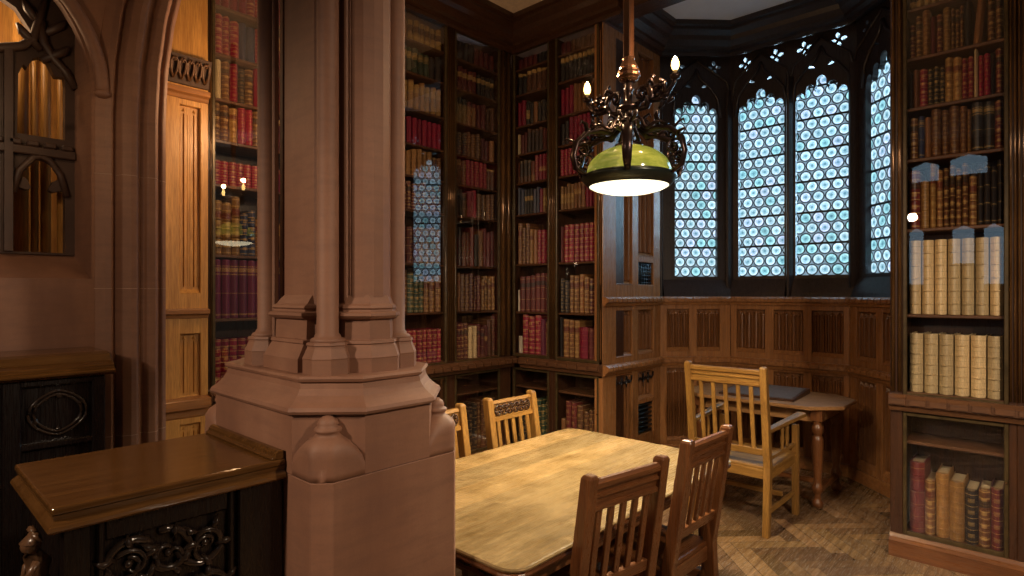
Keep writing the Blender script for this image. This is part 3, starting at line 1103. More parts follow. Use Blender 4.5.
def pier():
    st = stone()
    root = tag(empty('stone_pier', (1.04, 1.81, 0)), 'tall red sandstone pier with clustered shafts on a chamfered pedestal', 'pier')
    T = Matrix.Translation((-1.04, -1.81, 0))
    x0, x1, y0, y1 = 0.782, 1.296, 1.403, 2.22
    b = MB(T)
    b.prism(crect(x0, x1, y0, y1, 0.042), 0.0, 1.0965)
    b.build('pedestal_block', st, root, bevel=0.003)
    b = MB(T)
    b.prism(crect(x0 + .001, x1 - .001, y0 + .001, y1 - .001, 0.142), 1.0985, 1.268)
    b.build('pedestal_neck', st, root)
    jt = MB(T)
    jt.prism(crect(x0 + .003, x1 - .003, y0 + .003, y1 - .003, 0.044), 1.0960, 1.0990)
    jt.build('mortar_joint', plain('dark_mortar', (0.035, 0.022, 0.018), 0.9), root)
    # weathered cap: overhang, ogee slope and rounded lip
    prof = [(-0.012, 1.266), (-0.016, 1.274), (-0.012, 1.284), (0.004, 1.296), (0.020, 1.312), (0.031, 1.330), (0.033, 1.342), (0.036, 1.346), (0.028, 1.350), (0.025, 1.358), (0.029, 1.364), (0.04, 1.366)]
    b = MB(T)
    rings = []
    for d, z in prof:
        rings.append([(x, y, z) for x, y in inset(x0, x1, y0, y1, 0.142, d)])
    b.loft(rings)
    b.build('weathered_cap', st, root)
    # stops with a knob where the square pedestal turns octagonal
    for cx, cy in ((x0 + .066, y0 + .066), (x1 - .066, y0 + .066), (x0 + .066, y1 - .066), (x1 - .066, y1 - .066)):
        b = MB(T)
        rings = []
        for r, z in [(0.120, 1.097), (0.118, 1.115), (0.105, 1.135), (0.092, 1.155), (0.076, 1.176), (0.056, 1.195), (0.037, 1.208), (0.029, 1.215), (0.036, 1.220), (0.038, 1.226), (0.034, 1.231), (0.028, 1.234), (0.029, 1.241), (0.025, 1.252), (0.014, 1.261), (0.002, 1.264)]:
            ring = []
            for k in range(32):
                a = 2 * PI * k / 32
                x, y = cx + r * math.cos(a), cy + r * math.sin(a)
                x, y = min(max(x, x0 + .0012), x1 - .0012), min(max(y, y0 + .0012), y1 - .0012)
                # keep within the small chamfer of the block's corner
                sx, sy = (1 if cx > 1 else -1), (1 if cy > 1.8 else -1)
                ex, ey = (x1 if sx > 0 else x0), (y1 if sy > 0 else y0)
                over = 0.043 - ((ex - x) * sx + (ey - y) * sy)
                if over > 0:
                    x, y = x - sx * over / 2, y - sy * over / 2
                ring.append((x, y, z))
            rings.append(ring)
        b.loft(rings, 0, True)
        b.build('corner_stop', st, root)
    # core and shafts
    zt = CZ
    b = MB(T)
    b.prism([(0.915, 1.63), (0.94, 1.60), (0.965, 1.545), (1.075, 1.545), (1.10, 1.60), (1.11, 1.63), (1.11, 1.83), (1.09, 1.86), (1.06, 1.98), (0.97, 1.98), (0.94, 1.86), (0.915, 1.83)], 1.366, zt)
    b.build('pier_core', st, root)
    shafts = [(0.903, 1.565), (1.140, 1.562), (0.893, 1.932), (1.140, 1.932)]
    for cx, cy in shafts:
        b = MB(T)
        r = 0.0315
        b.lathe([(0.048, 1.456), (0.050, 1.462), (0.046, 1.468), (0.038, 1.471), (0.037, 1.477), (r, 1.482), (r, 2.30), (r, 2.301), (r, zt)], (cx, cy), 20)
        b.build('round_shaft', st, root)
        b = MB(T)
        prof = [(0.066, 1.364), (0.066, 1.408), (0.067, 1.412), (0.055, 1.440), (0.054, 1.446), (0.057, 1.449), (0.055, 1.457), (0.045, 1.459)]
        b.loft([[(x, y, z) for x, y in ngon(cx, cy, r * 1.06)] for r, z in prof])
        b.build('shaft_plinth', st, root)
        sx = 1 if cx > 1 else -1
        sy = 1 if cy > 1.8 else -1
        b = MB(T)                                    # thin fillets beside the shaft
        b.bar((cx - sx * 0.004, cy - sy * 0.048, 1.36), (cx - sx * 0.004, cy - sy * 0.048, zt), 0.02, 0.014)
        b.bar((cx - sx * 0.055, cy + sy * 0.0, 1.36), (cx - sx * 0.055, cy + sy * 0.0, zt), 0.014, 0.03)
        b.build('shaft_fillet', st, root, bevel=0.004)
    # broad half-octagon responds on the short faces
    for cy, s in ((1.585, 1), (1.92, -1)):
        cx = 1.038
        b = MB(T)
        b.prism(ngon(cx, cy, 0.083, 16, PI / 16), 1.58, zt)
        b.build('respond', st, root)
        b = MB(T)
        prof = [(0.122, 1.364), (0.122, 1.405), (0.123, 1.409), (0.110, 1.442), (0.107, 1.447), (0.111, 1.450), (0.109, 1.459), (0.096, 1.461), (0.094, 1.520),
                (0.108, 1.524), (0.117, 1.532), (0.116, 1.540), (0.104, 1.545), (0.102, 1.550), (0.107, 1.555), (0.104, 1.562), (0.096, 1.568), (0.091, 1.580), (0.085, 1.594)]
        b.loft([[(x, y, z) for x, y in ngon(cx, cy, r, 8, PI / 8)] for r, z in prof])
        b.build('respond_base', st, root)
    # flat pilasters of the long faces with their moulded feet
    for sx in (-1, 1):
        xf = 0.900 if sx < 0 else 1.122
        b = MB(T)
        b.box(min(xf, 1.02), max(xf, 1.02), 1.632, 1.832, 1.366, zt)
        b.build('flat_pilaster', st, root, bevel=0.006)
        b = MB(T)
        prof = [(0.060, 1.364), (0.060, 1.405), (0.040, 1.440), (0.036, 1.447), (0.040, 1.450), (0.038, 1.459), (0.026, 1.461), (0.024, 1.520), (0.038, 1.524), (0.047, 1.532), (0.046, 1.540),
                (0.032, 1.545), (0.030, 1.550), (0.036, 1.555), (0.032, 1.562), (0.022, 1.568), (0.012, 1.582), (0.001, 1.594)]
        rings = []
        for d, z in prof:
            xa = xf + sx * d
            e = d * 0.35
            rings.append([(xa, 1.645 - e, z), (xa, 1.825 + e, z), (1.02, 1.825 + e, z), (1.02, 1.645 - e, z)])
        b.loft(rings)
        b.build('pilaster_base', st, root)


pier()


# ------------------------------------------------------------------ left stone wall with its niche and tracery, the arch jamb
def left_wall():
    st = stone()
    root = struct(empty('wall_left'))
    Yw = 3.30
    nx0, nx1 = 0.05, 0.690
    arch = [(nx1, 1.665), (nx1, 2.55)] + arc(nx1 - 0.62, 2.55, 0.62, 0.05, 1.15, 8)[0:] + [(nx0 - .3, 3.14), (nx0 - .3, 1.665)]
    loops = [[(-0.9, 0), (0.86, 0), (0.86, CZ), (-0.9, CZ)], arch]
    plate('wall_face', loops, 0.05, st, root, Matrix.Translation((0, Yw + 0.025, 0)))
    # splayed jamb and sloping sill
    b = MB()
    b.loft([[(nx1, Yw + .01, z), (0.655, Yw + 0.20, z), (0.72, Yw + 0.20, z), (0.72, Yw + .01, z)] for z in (1.6, 3.4)])
    b.build('splayed_jamb', st, root)
    b = MB()
    b.loft([[(x, Yw + .002, 1.66), (x, Yw + 0.20, 1.785), (x, Yw + 0.62, 1.80), (x, Yw + .62, 1.6), (x, Yw + .01, 1.6)] for x in (-0.7, nx1)])
    b.build('sloping_sill', st, root)
    # arch moulding round the niche
    b = MB()
    pts = [(nx1 + 0.015, Yw - 0.005, z) for z in (1.66, 2.0, 2.52)]
    b.tube([(nx1 + 0.04, Yw - .012, 2.54)] + [(x + 0.04, Yw - 0.012, z) for x, z in arc(nx1 - 0.62, 2.55, 0.62, 0.05, 1.2, 10)], 0.030, 8)
    b.ball((nx1 + 0.04, Yw - 0.015, 2.535), 0.036, 10, sq=(1, 1, .6))
    b.build('niche_arch_moulding', st, root)
    # tracery screen
    dk = plain('dark_stone', (0.060, 0.032, 0.022), 0.5)  # one even stone colour for the tracery, darker than the wall
    yt = Yw + 0.2
    lo = [(0.432, 1.79), (0.622, 1.79), (0.622, 2.05)] + [(0.618, 2.09), (0.575, 2.075), (0.560, 2.085), (0.575, 2.125), (0.60, 2.14)] + arc(0.527, 2.10, 0.088, 0.5, PI - 0.5, 8, 0.125) + [(0.455, 2.14), (0.48, 2.125), (0.495, 2.085), (0.48, 2.075), (0.437, 2.09), (0.432, 2.05)]
    up = [(0.445, 2.33), (0.622, 2.33), (0.622, 2.58), (0.618, 2.63), (0.585, 2.625), (0.575, 2.64), (0.555, 2.685), (0.527, 2.70), (0.50, 2.685), (0.480, 2.635), (0.468, 2.65), (0.449, 2.60)]
    tri = [(0.30, 2.72), (0.44, 2.72), (0.50, 2.80), (0.44, 2.90), (0.30, 2.98)]
    plate('tracery', [[(-0.6, 1.78), (0.66, 1.78), (0.66, 3.6), (-0.6, 3.6)], lo, up, tri], 0.05, dk, root, Matrix.Translation((0, yt, 0)))
    b = MB()
    b.box(-0.6, 0.66, yt - 0.055, yt, 2.235, 2.275)
    for k in range(12):
        b.box(-0.1 + k * .064, -0.1 + k * .064 + .045, yt - 0.06, yt, 2.275, 2.30)
    b.build('battlemented_transom', dk, root, bevel=0.005)
    b = MB()
    b.bar((0.412, yt - 0.03, 1.79), (0.412, yt - 0.03, 2.7), 0.03, 0.06)
    b.tube([(0.43, yt - .03, 2.06), (0.452, yt - .032, 2.16), (0.50, yt - .035, 2.225), (0.527, yt - .035, 2.235), (0.56, yt - .035, 2.225), (0.603, yt - .032, 2.16), (0.628, yt - .03, 2.06)], 0.015, 8)
    for p in ([(0.27, yt - .04, 2.66), (0.40, yt - .04, 2.70), (0.46, yt - .045, 2.725), (0.50, yt - .045, 2.77), (0.52, yt - .05, 2.86), (0.545, yt - .05, 2.97)], [(0.66, yt - .04, 2.58), (0.62, yt - .04, 2.655), (0.575, yt - .045, 2.70), (0.54, yt - .045, 2.76), (0.53, yt - .045, 2.86)]):
        b.tube(p, [0.022, 0.022, 0.02, 0.019, 0.017, 0.012], 8) if len(p) == 6 else b.tube(p, 0.018, 8)
    for c in ((0.46, yt - .05, 2.79), (0.61, yt - .05, 2.74), (0.48, yt - .05, 2.90), (0.60, yt - .05, 2.86)):
        b.tube([(0.53, yt - .04, c[2] - .06), c, (c[0] + (0.02 if c[0] > .53 else -.02), c[1] - .01, c[2] + .03)], [0.018, 0.02, 0.006], 6)
    b.build('crocketed_ogee', dk, root)
    # deep recess behind the tracery with warm oak shafts
    b = MB()
    b.box(-0.6, 0.75, Yw + 0.60, Yw + 0.66, 1.6, 3.6)
    b.build('recess_back', W('gold', 'z'), root)
    b = MB()
    for x, r in ((0.50, 0.032), (0.555, 0.016), (0.60, 0.022), (0.665, 0.02)):
        b.tube([(x, Yw + 0.50, 1.80), (x, Yw + 0.50, 3.4)], r, 10)
    b.build('recess_shafts', W('gold', 'z'), root)
    # big moulded jamb whose arch springs to the right, over the aisle
    b = MB()
    prof = [(0.70, 3.30), (0.74, 3.285), (0.765, 3.27), (0.785, 3.295), (0.80, 3.25), (0.835, 3.235), (0.86, 3.235), (0.875, 3.265), (0.895, 3.265), (0.905, 3.24), (0.94, 3.235), (0.955, 3.26), (0.965, 3.30), (0.985, 3.29), (1.005, 3.31), (1.012, 3.36), (1.012, 3.60), (0.70, 3.60)]
    path = [(0, 0.0), (0, 1.2), (0, 2.45)] + [(3.2 * (1 - math.cos(t)), 2.45 + 3.2 * math.sin(t)) for t in (0.08, 0.16, 0.24, 0.32, 0.40, 0.48, 0.54)]
    b.loft([[(x + dx, y, z) for x, y in prof] for dx, z in path], 0, False)
    b.build('arch_jamb', st, root, bevel=0.004)
    for z in (0.92, 1.62, 2.16):
        j = MB()
        j.loft([[(x + (0.0008 if x > 0.9 else -0.0008), y - 0.0008, zz) for x, y in prof] for zz in (z, z + 0.0025)])
        j.build('mortar_joint', plain('pale_mortar', (0.40, 0.27, 0.20), 0.9), root)


left_wall()


def oak_pilaster():
    root = tag(empty('oak_pilaster', (1.31, 3.80, 0)), 'golden oak panelled pilaster with linenfold between stone jamb and bookcase', 'pilaster')
    T = Matrix.Translation((-1.31, -3.80, 0))
    M = T @ frame((1.08, 3.885, 0), (1, 0))
    g = W('gold', 'z')
    b = MB(M)
    L = 0.335
    b.box(0, L, 0.02, 0.08, 0, CZ)
    cols = (0.175, 0.290)
    for u0, u1 in ((0, cols[0]), (cols[1], L)):
        b.box(u0, u1, -0.01, 0.03, 0, 2.87)
    for z0, z1 in ((0, 0.12), (0.80, 0.95), (1.35, 1.60), (2.74, 2.87)):
        b.box(cols[0] - .01, cols[1] + .01, -0.008, 0.03, z0, z1)
    b.box(0, L, -0.005, 0.03, 2.87, CZ)
    b.build('pilaster_frame', g, root, bevel=0.004)
    for z0, z1 in ((0.12, 0.80), (0.95, 1.35), (1.60, 2.74)):
        linenfold(cols[0], cols[1], z0, z1, root, g, M, ribs=2, depth=0.024, y=-0.004)
    for nm, z0, z1, p in (('lower_ledge', 0.885, 0.955, 0.07), ('middle_ledge', 1.465, 1.50, 0.045), ('capital_ledge', 2.80, 2.84, 0.05)):
        b = MB(M)
        h = z1 - z0
        b.loft([[(u, -d, z) for d, z in ((0, z0 - h * .8), (p * .3, z0 - h * .5), (p * .5, z0), (p, z0 + h * .2), (p, z1), (0, z1 + h * .2))] for u in (0.05, L)])
        b.build(nm, W('panel', 'x'), root, bevel=0.003)
    b = MB(M)
    b.loft([[(0.10, -.004, 2.86), (0.33, -.004, 2.86), (0.33, -.03, 2.86), (0.10, -.03, 2.86)], [(0.08, -.004, 3.02), (0.335, -.004, 3.02), (0.335, -.075, 3.02), (0.08, -.075, 3.02)]])
    dkc = plain('dark_carved_oak', (0.045, 0.018, 0.007), 0.7)
    cap = b.build('carved_capital', dkc, root)
    b = MB(M)
    for k in range(5):
        c = 0.125 + k * 0.044
        for s in (-1, 1):
            b.tube([(c, -.045, 2.88), (c + s * .015, -.062, 2.92), (c + s * .02, -.075, 2.97), (c + s * .006, -.08, 2.995), (c - s * .004, -.078, 2.97)], [.006, .008, .009, .008, .005], 6)
    b.build('carved_leaves', plain('carved_leaf_oak', (0.085, 0.036, 0.012), 0.5), cap)


oak_pilaster()


# ------------------------------------------------------------------ carved black oak pieces on the left
def spiral(cx, cz, r0, a0, turns, y, n=22, shrink=0.2, s=1):
    return [(cx + (r0 * (1 - (1 - shrink) * i / n)) * math.cos(a0 + s * turns * 2 * PI * i / n), y - 0.006 * math.sin(PI * i / n), cz + (r0 * (1 - (1 - shrink) * i / n)) * math.sin(a0 + s * turns * 2 * PI * i / n)) for i in range(n + 1)]


def carved_bench():
    root = tag(empty('carved_panelling', (0.2, 3.0, 0)), 'black carved oak panelling with moulded brown top against the stone wall', 'panelling')
    T = Matrix.Translation((-0.2, -3.0, 0))
    eb = W('ebony', 'z')
    Yf, x1 = 2.90, 0.655
    b = MB(T)
    b.box(-0.9, x1, Yf + 0.03, 3.29, 0, 1.26)
    b.build('carcass', eb, root)
    b = MB(T)
    for u0, u1 in ((-0.9, -0.30), (0.325, 0.385), (0.61, x1)):
        b.box(u0, u1, Yf, Yf + .04, 0, 1.26)
    for z0, z1 in ((0, .1), (0.99, 1.015), (1.235, 1.26), (0.86, 0.875)):
        b.box(-0.9, x1, Yf + .004, Yf + .04, z0, z1)
    b.build('panel_frame', eb, root, bevel=0.005)
    b = MB(T)
    b.loft([[(x, y, z) for y, z in ((3.29, 1.262), (Yf - .01, 1.262), (Yf - .035, 1.275), (Yf - .035, 1.285), (Yf - .012, 1.292), (Yf - .012, 1.305), (Yf + 0.03, 1.318), (Yf + .055, 1.345), (Yf + .09, 1.352), (3.29, 1.352))] for x in (-0.9, x1 + .03)])
    b.build('moulded_top', W('cabtop', 'x'), root, bevel=0.003)
    gloss = plain('polished_black_oak', (0.022, 0.014, 0.010), 0.16)
    for c in (0.500, 0.215):
        for k in range(2):
            b = MB(T)
            for s in (-1, 1):
                pts = []
                for i in range(15):
                    t = i / 14
                    pts.append((c + s * (0.094 - .018 * k) * math.sin(PI * t) ** 1.45, Yf + .018, 1.125 + (0.088 - .014 * k) * math.cos(PI * t)))
                b.tube(pts, 0.0055, 6)
            b.build('ogee_ring', gloss, root)
        b = MB(T)
        for k in range(6):
            a = 2 * PI * k / 6 + .5
            b.tube([(c + .072 * math.cos(a), Yf + .02, 1.125 + .055 * math.sin(a)), (c + .085 * math.cos(a), Yf + .010, 1.125 + .068 * math.sin(a))], [.004, .008], 6)
        for k in range(2):
            b.ball((c - 0.07 + .14 * k, Yf + .01, 0.925), 0.018, 8, sq=(1.4, .6, .8))
        b.build('carved_bosses', gloss, root)


carved_bench()


def cabinet():
    root = tag(empty('carved_cabinet', (0.5, 1.8, 0)), 'dark carved cabinet with polished brown top abutting the stone pier', 'cabinet')
    T = Matrix.Translation((-0.5, -1.8, 0))
    eb = W('ebony', 'z')
    ct = W('cabtop', 'x')
    x0, x1, y0, y1, zt = 0.258, 0.781, 1.575, 2.062, 1.138
    b = MB(T)
    b.box(x0, x1, y0, y1, zt - 0.018, zt)
    b.build('top', ct, root, bevel=0.006, seg=3)
    b = MB(T)
    prof = [(0.003, zt - .018), (0.006, zt - .030), (0.0, zt - .036), (-0.005, zt - .041), (-0.008, zt - .049), (-0.004, zt - .054), (0.006, zt - .058)]
    b.loft([[(x0 + d, y0 + d, z), (x1 - .002, y0 + d, z), (x1 - .002, y1 - d, z), (x0 + d, y1 - d, z)] for d, z in prof])
    b.build('top_moulding', ct, root)
    b = MB(T)
    b.loft([[(x, y, z) for x, z in ((x1 - .002, zt), (x1 - .038, zt), (x1 - .038, zt + .006), (x1 - .030, zt + .009), (x1 - .028, zt + .017), (x1 - .021, zt + .024), (x1 - .012, zt + .026), (x1 - .002, zt + .022))] for y in (y0 + .004, y1 - .004)])
    b.build('upstand', ct, root, bevel=0.002)
    b = MB(T)
    b.box(x0 + .035, x1 - .001, y0 + .030, y1 - .02, 0.08, zt - .056)
    b.build('carcass', eb, root)
    b = MB(T)
    yf = y0 + .012
    for u0, u1 in ((x0 + .02, x0 + .075), (x0 + .085, x0 + .10), (x1 - .15, x1 - .135), (x1 - .125, x1 - .001)):
        b.box(u0, u1, yf, yf + .03, 0, zt - .056)
    b.box(x0 + .02, x1 - .001, yf + .003, yf + .03, 0, 0.12)
    b.box(x0 + .10, x1 - .15, yf + .004, yf + .03, zt - .105, zt - .056)
    b.build('front_frame', eb, root, bevel=0.004)
    # foliage scrolls of the front panel
    gloss = plain('polished_black_oak', (0.022, 0.014, 0.010), 0.16)
    yc = yf + .012
    ux0, ux1 = x0 + .11, x1 - .16
    for row, (cz, cnt) in enumerate(((0.965, 3), (0.84, 3), (0.70, 3), (0.55, 3))):
        for k in range(cnt):
            cx = ux0 + (ux1 - ux0) * (k + 0.5) / cnt + (0.012 if row % 2 else -0.006)
            s = -1 if (k + row) % 2 else 1
            b = MB(T)
            p = spiral(cx, cz, 0.060, 0.6 + 1.3 * k + row, 1.15, yc, s=s)
            b.tube(p, [0.011 - 0.006 * i / len(p) for i in range(len(p))], 7)
            p = spiral(cx + .008, cz - .006, 0.042, 2.4 + 1.1 * k + row, 0.75, yc - .004, s=-s)
            b.tube(p, [0.007 - 0.003 * i / len(p) for i in range(len(p))], 6)
            for m in range(5):
                a = m * 1.26 + k + row * .7
                b.tube([(cx + .030 * math.cos(a), yc - .002, cz + .030 * math.sin(a)), (cx + .054 * math.cos(a + .35), yc - .012, cz + .054 * math.sin(a + .35)), (cx + .072 * math.cos(a + .3), yc - .002, cz + .070 * math.sin(a + .3))], [.005, .010, .002], 6)
            b.ball((cx, yc - .006, cz), 0.010, 8)
            b.build('carved_scroll', gloss, root)
    # carved figure bracket under the near corner
    b = MB(T)
    cx, cy = x0 - .012, y0 + .10
    b.tube([(cx, cy, 1.065), (cx - .010, cy - .004, 1.045), (cx - .006, cy, 1.02), (cx + .006, cy, .995), (cx + .004, cy, .97), (cx + .014, cy, .93), (cx + .022, cy, .80)], [.010, .020, .017, .024, .02, .022, .03], 10)
    b.ball((cx - .008, cy - .004, 1.04), 0.020, 10)
    for s in (-1, 1):
        b.tube([(cx, cy + s * .018, 1.005), (cx - .012, cy + s * .026, .985), (cx - .020, cy + s * .012, .968)], [.009, .008, .006], 6)
        b.tube([(cx + .002, cy + s * .012, 1.058), (cx - .004, cy + s * .028, 1.066), (cx + .006, cy + s * .034, 1.052)], [.008, .008, .003], 6)
    b.box(cx - .030, cx + .005, cy - .03, cy + .03, .952, .966)
    b.build('carved_figure', plain('carved_brown_oak', (0.10, 0.05, 0.025), 0.3), root)


cabinet()


# ------------------------------------------------------------------ reading table
def turned(b, x, y, z0, z1, r, n=14):
    h = z1 - z0
    p = [(0.75, 0), (0.95, .02), (0.95, .06), (0.6, .08), (0.62, .10), (0.55, .13), (0.7, .15), (1.0, .18), (1.0, .21), (0.7, .24), (0.62, .27), (0.72, .34), (0.9, .50), (1.0, .62), (1.02, .68), (0.85, .72), (0.6, .74), (0.95, .76), (1.05, .80), (0.95, .83), (0.62, .85), (0.8, .87), (0.85, .885)]
    b.lathe([(r * a, z0 + h * t) for a, t in p], (x, y), n)
    b.box(x - r, x + r, y - r, y + r, z0 + h * .885, z1)


def round_rect(x0, x1, y0, y1, r, n=5):
    out = []
    for cx, cy, a in ((x1 - r, y0 + r, -PI / 2), (x1 - r, y1 - r, 0), (x0 + r, y1 - r, PI / 2), (x0 + r, y0 + r, PI)):
        out += [(cx + r * math.cos(a + PI / 2 * k / n), cy + r * math.sin(a + PI / 2 * k / n)) for k in range(n + 1)]
    return out


def big_table():
    cx, cy = 2.18, 1.745
    root = tag(empty('reading_table', (cx, cy, 0)), 'large oak reading table with worn yellowish top and rounded corners', 'table')
    hx, hy, zt = 0.852, 0.535, 0.74
    for nm, mat, prof in (('tabletop', W('tabletop', 'x'), [(0.006, zt - .016), (0.002, zt - .012), (0.0, zt - .006), (0.004, zt - .001), (0.010, zt)]),
                          ('edge_moulding', W('chair', 'x'), [(0.016, zt - .038), (0.004, zt - .034), (0.0, zt - .026), (0.003, zt - .020), (0.010, zt - .016)])):
        b = MB()
        b.loft([[(x, y, z) for x, y in round_rect(-hx + d, hx - d, -hy + d, hy - d, 0.075)] for d, z in prof])
        b.build(nm, mat, root)
    dk = W('chair', 'x')
    for s in (-1, 1):
        b = MB()
        b.box(-hx + .12, hx - .12, s * (hy - .10) - .012, s * (hy - .10) + .012, zt - .13, zt - .034)
        b.build('apron', dk, root, bevel=.003)
        b = MB()
        b.box(s * (hx - .12) - .012, s * (hx - .12) + .012, -hy + .10, hy - .10, zt - .13, zt - .034)
        ap = b.build('apron', dk, root, bevel=.003)
        b = MB()
        for k in range(7):
            b.tube([(s * (hx - .105), -.3 + k * .1 + t[0], zt - .085 + t[1]) for t in ((-.03, -.02), (-.012, .02), (.012, .02), (.03, -.02), (0, -.025), (-.03, -.02))], .005, 6)
        b.build('carved_band', W('ebony', 'z'), ap)
        for t in (-1, 1):
            b = MB()
            turned(b, s * (hx - .12), t * (hy - .10), 0, zt - .034, 0.05)
            b.build('leg', W('chair', 'z'), root)
        b = MB()
        b.box(s * (hx - .12) - .025, s * (hx - .12) + .025, -hy + .12, hy - .12, .12, .17)
        b.build('stretcher', W('chair', 'y'), root, bevel=.005)
    b = MB()
    b.box(-hx + .12, hx - .12, -.03, .03, .12, .17)
    b.build('stretcher', dk, root, bevel=.005)


big_table()


# ------------------------------------------------------------------ chairs (facing local +Y)
def chair(name, wd, dp, seat_h, back_h, arms, kind, slats):
    root = empty(name)
    z, x = W(kind, 'z'), W(kind, 'x')
    hx = wd / 2 - .021
    yb = -dp / 2
    rake = 0.085
    t = 0.021

    def back_y(h):
        return yb - rake * max(0, (h - seat_h)) / (back_h - seat_h) - 0.05 * max(0, (seat_h - h)) / seat_h * 0.6
    for s in (-1, 1):
        b = MB()
        hs = [0, seat_h * .5, seat_h, seat_h + .25, back_h - .012, back_h]
        sc = [1, 1, 1.08, 1.05, 1.0, .72]
        b.loft([[(s * hx + a * t * k, back_y(h) + c * t * 1.15 * k, h) for a, c in ((-1, -1), (1, -1), (1, 1), (-1, 1))] for h, k in zip(hs, sc)])
        b.build('leg', z, root, bevel=.003)
        b = MB()
        fx, fy = s * (hx + .01), dp / 2 - .03
        if arms:
            b.bar((fx, fy, 0), (fx, fy, seat_h + .20), .042, .042)
        else:
            b.bar((fx, fy, 0), (fx, fy, seat_h - .02), .040, .040)
        b.build('leg', z, root, bevel=.003)
        b = MB()
        b.box(s * hx - .011, s * hx + .011, yb + .01, dp / 2 - .04, seat_h - .085, seat_h - .022)
        b.build('seat_rail', W(kind, 'y'), root, bevel=.003)
        b = MB()
        b.box(s * hx - .010, s * hx + .010, yb - .01, dp / 2 - .04, .14, .175)
        b.build('stretcher', W(kind, 'y'), root, bevel=.003)
        if arms:
            b = MB()
            za = seat_h + .255
            pts = [(s * hx, back_y(za) + .01, za - .012), (s * (hx + .012), -.05, za - .002), (s * (hx + .03), dp / 2 - .10, za + .010), (s * (hx + .035), dp / 2 + .015, za + .014), (s * (hx + .035), dp / 2 + .04, za + .008)]
            hw = [.020, .024, .029, .033, .026]
            b.loft([[(p[0] + u * k, p[1], p[2] + v_) for u, v_ in ((-1, -.013), (1, -.013), (1, .011), (.6, .016), (-.6, .016), (-1, .011))] for p, k in zip(pts, hw)])
            b.build('arm', W('armchair', 'y'), root)
            b = MB()
            b.box(s * hx - .012, s * hx + .012, back_y(seat_h + .06), dp / 2 - .04, seat_h + .045, seat_h + .068)
            b.build('side_rail', W(kind, 'y'), root, bevel=.002)
            for k in range(2):
                b = MB()
                y = -0.02 + k * .10
                zz = seat_h + .068
                b.lathe([(.008, zz), (.013, zz + .015), (.008, zz + .03), (.014, zz + .07), (.010, zz + .12), (.014, zz + .14), (.008, zz + .155), (.010, za - .012)], (s * (hx + .006), y), 10)
                b.build('spindle', z, root)
    # seat, top rail with grooves behind and carving in front, lower rail, slats
    b = MB()
    b.box(-hx - .02, hx + .02, yb + .005, dp / 2, seat_h - .024, seat_h)
    b.build('seat', W(kind, 'x'), root, bevel=.008, seg=2)
    for y, z0, z1 in ((yb + .012, seat_h - .085, seat_h - .022), (dp / 2 - .03, seat_h - .085, seat_h - .022)):
        b = MB()
        b.box(-hx, hx, y - .011, y + .011, z0, z1)
        b.build('seat_rail', x, root, bevel=.003)
    b = MB()
    b.box(-hx, hx, -.01, .012, .19, .225)
    b.build('stretcher', x, root, bevel=.003)
    zt0, zt1 = back_h - .135, back_h - .022
    b = MB()
    sec = []
    for k, (dz, o) in enumerate(((0, .008), (.006, .017), (.018, .017), (.024, .006), (.048, .006), (.052, .016), (.060, .016), (.064, .006), (.078, .006), (.084, .018), (.102, .018), (.113, .008))):
        h = zt0 + dz
        sec.append((back_y(h) - o, h))
    for h, o in ((zt1, .008), (zt1 - .016, .014), (zt1 - .018, .006), (zt0 + .024, .006), (zt0 + .022, .014), (zt0, .012)):
        sec.append((back_y(h) + o, h))
    b.loft([[(u, y, h) for y, h in sec] for u in (-hx + .015, hx - .015)])
    tr = b.build('top_rail', x, root)
    b = MB()
    n = 6
    for k in range(n):
        c = -hx + .04 + (2 * hx - .08) * (k + .5) / n
        h = (zt0 + zt1) / 2 + .002
        y = back_y(h) + .012
        b.tube([(c + .026 * math.cos(a), y, h + .028 * math.sin(a)) for a in [2 * PI * i / 12 for i in range(13)]], .0065, 6)
        for a in (0.8, 2.4, 3.9, 5.5):
            b.tube([(c + .005 * math.cos(a), y, h + .005 * math.sin(a)), (c + .022 * math.cos(a), y + .003, h + .022 * math.sin(a))], [.003, .007], 6)
    b.build('carved_tracery', W('case', 'x'), tr)
    lo = seat_h + (.11 if not arms else .075)
    b = MB()
    b.loft([[(u, back_y(h) + o, h) for o, h in ((-.012, lo), (-.012, lo + .045), (.012, lo + .045), (.012, lo))] for u in (-hx + .015, hx - .015)])
    b.build('lower_rail', x, root, bevel=.003)
    for k in range(slats):
        u = -hx + (2 * hx) * (k + 1) / (slats + 1)
        b = MB()
        b.loft([[(u + a * .0135, back_y(h) + c * .007, h) for a, c in ((-1, -1), (1, -1), (1, 1), (-1, 1))] for h in (lo + .04, zt0 + .008)])
        b.build('slat', z, root, bevel=.002)
    return root


def put(o, x, y, rz, label, group):
    o.location = (x, y, 0)
    o.rotation_euler = (0, 0, rz)
    return tag(o, label, 'chair', group)


G = 'oak chairs drawn up to the reading table'
ch = chair('dining_chair', 0.42, 0.42, 0.45, 1.0, False, 'chair', 5)
# back posts' tops lie .295 behind the chair's middle
put(ch, 1.785 + .05, 1.095 + .29, math.radians(-9), 'dark oak slat-back chair nearest the viewer at the reading table', G)
put(copy_tree(ch), 2.45, 1.094 + .295, math.radians(-1), 'dark oak slat-back chair between the nearest chair and the armchair', G)
far = chair('dining_chair', 0.42, 0.42, 0.45, 1.0, False, 'armchair', 5)
put(far, 2.567, 2.378 - .295, PI, 'carved-back oak chair fully visible on the far side of the table', G)
put(copy_tree(far), 1.972, 2.372 - .295, PI, 'carved-back oak chair half hidden behind the stone pier', G)
arm = chair('armchair', 0.56, 0.56, 0.45, 1.12, True, 'armchair', 5)
put(arm, 3.905 + .365, 1.64, -PI / 2, 'light oak armchair facing the small desk in the window bay', 'reading chairs')
for b_ in ():
    pass


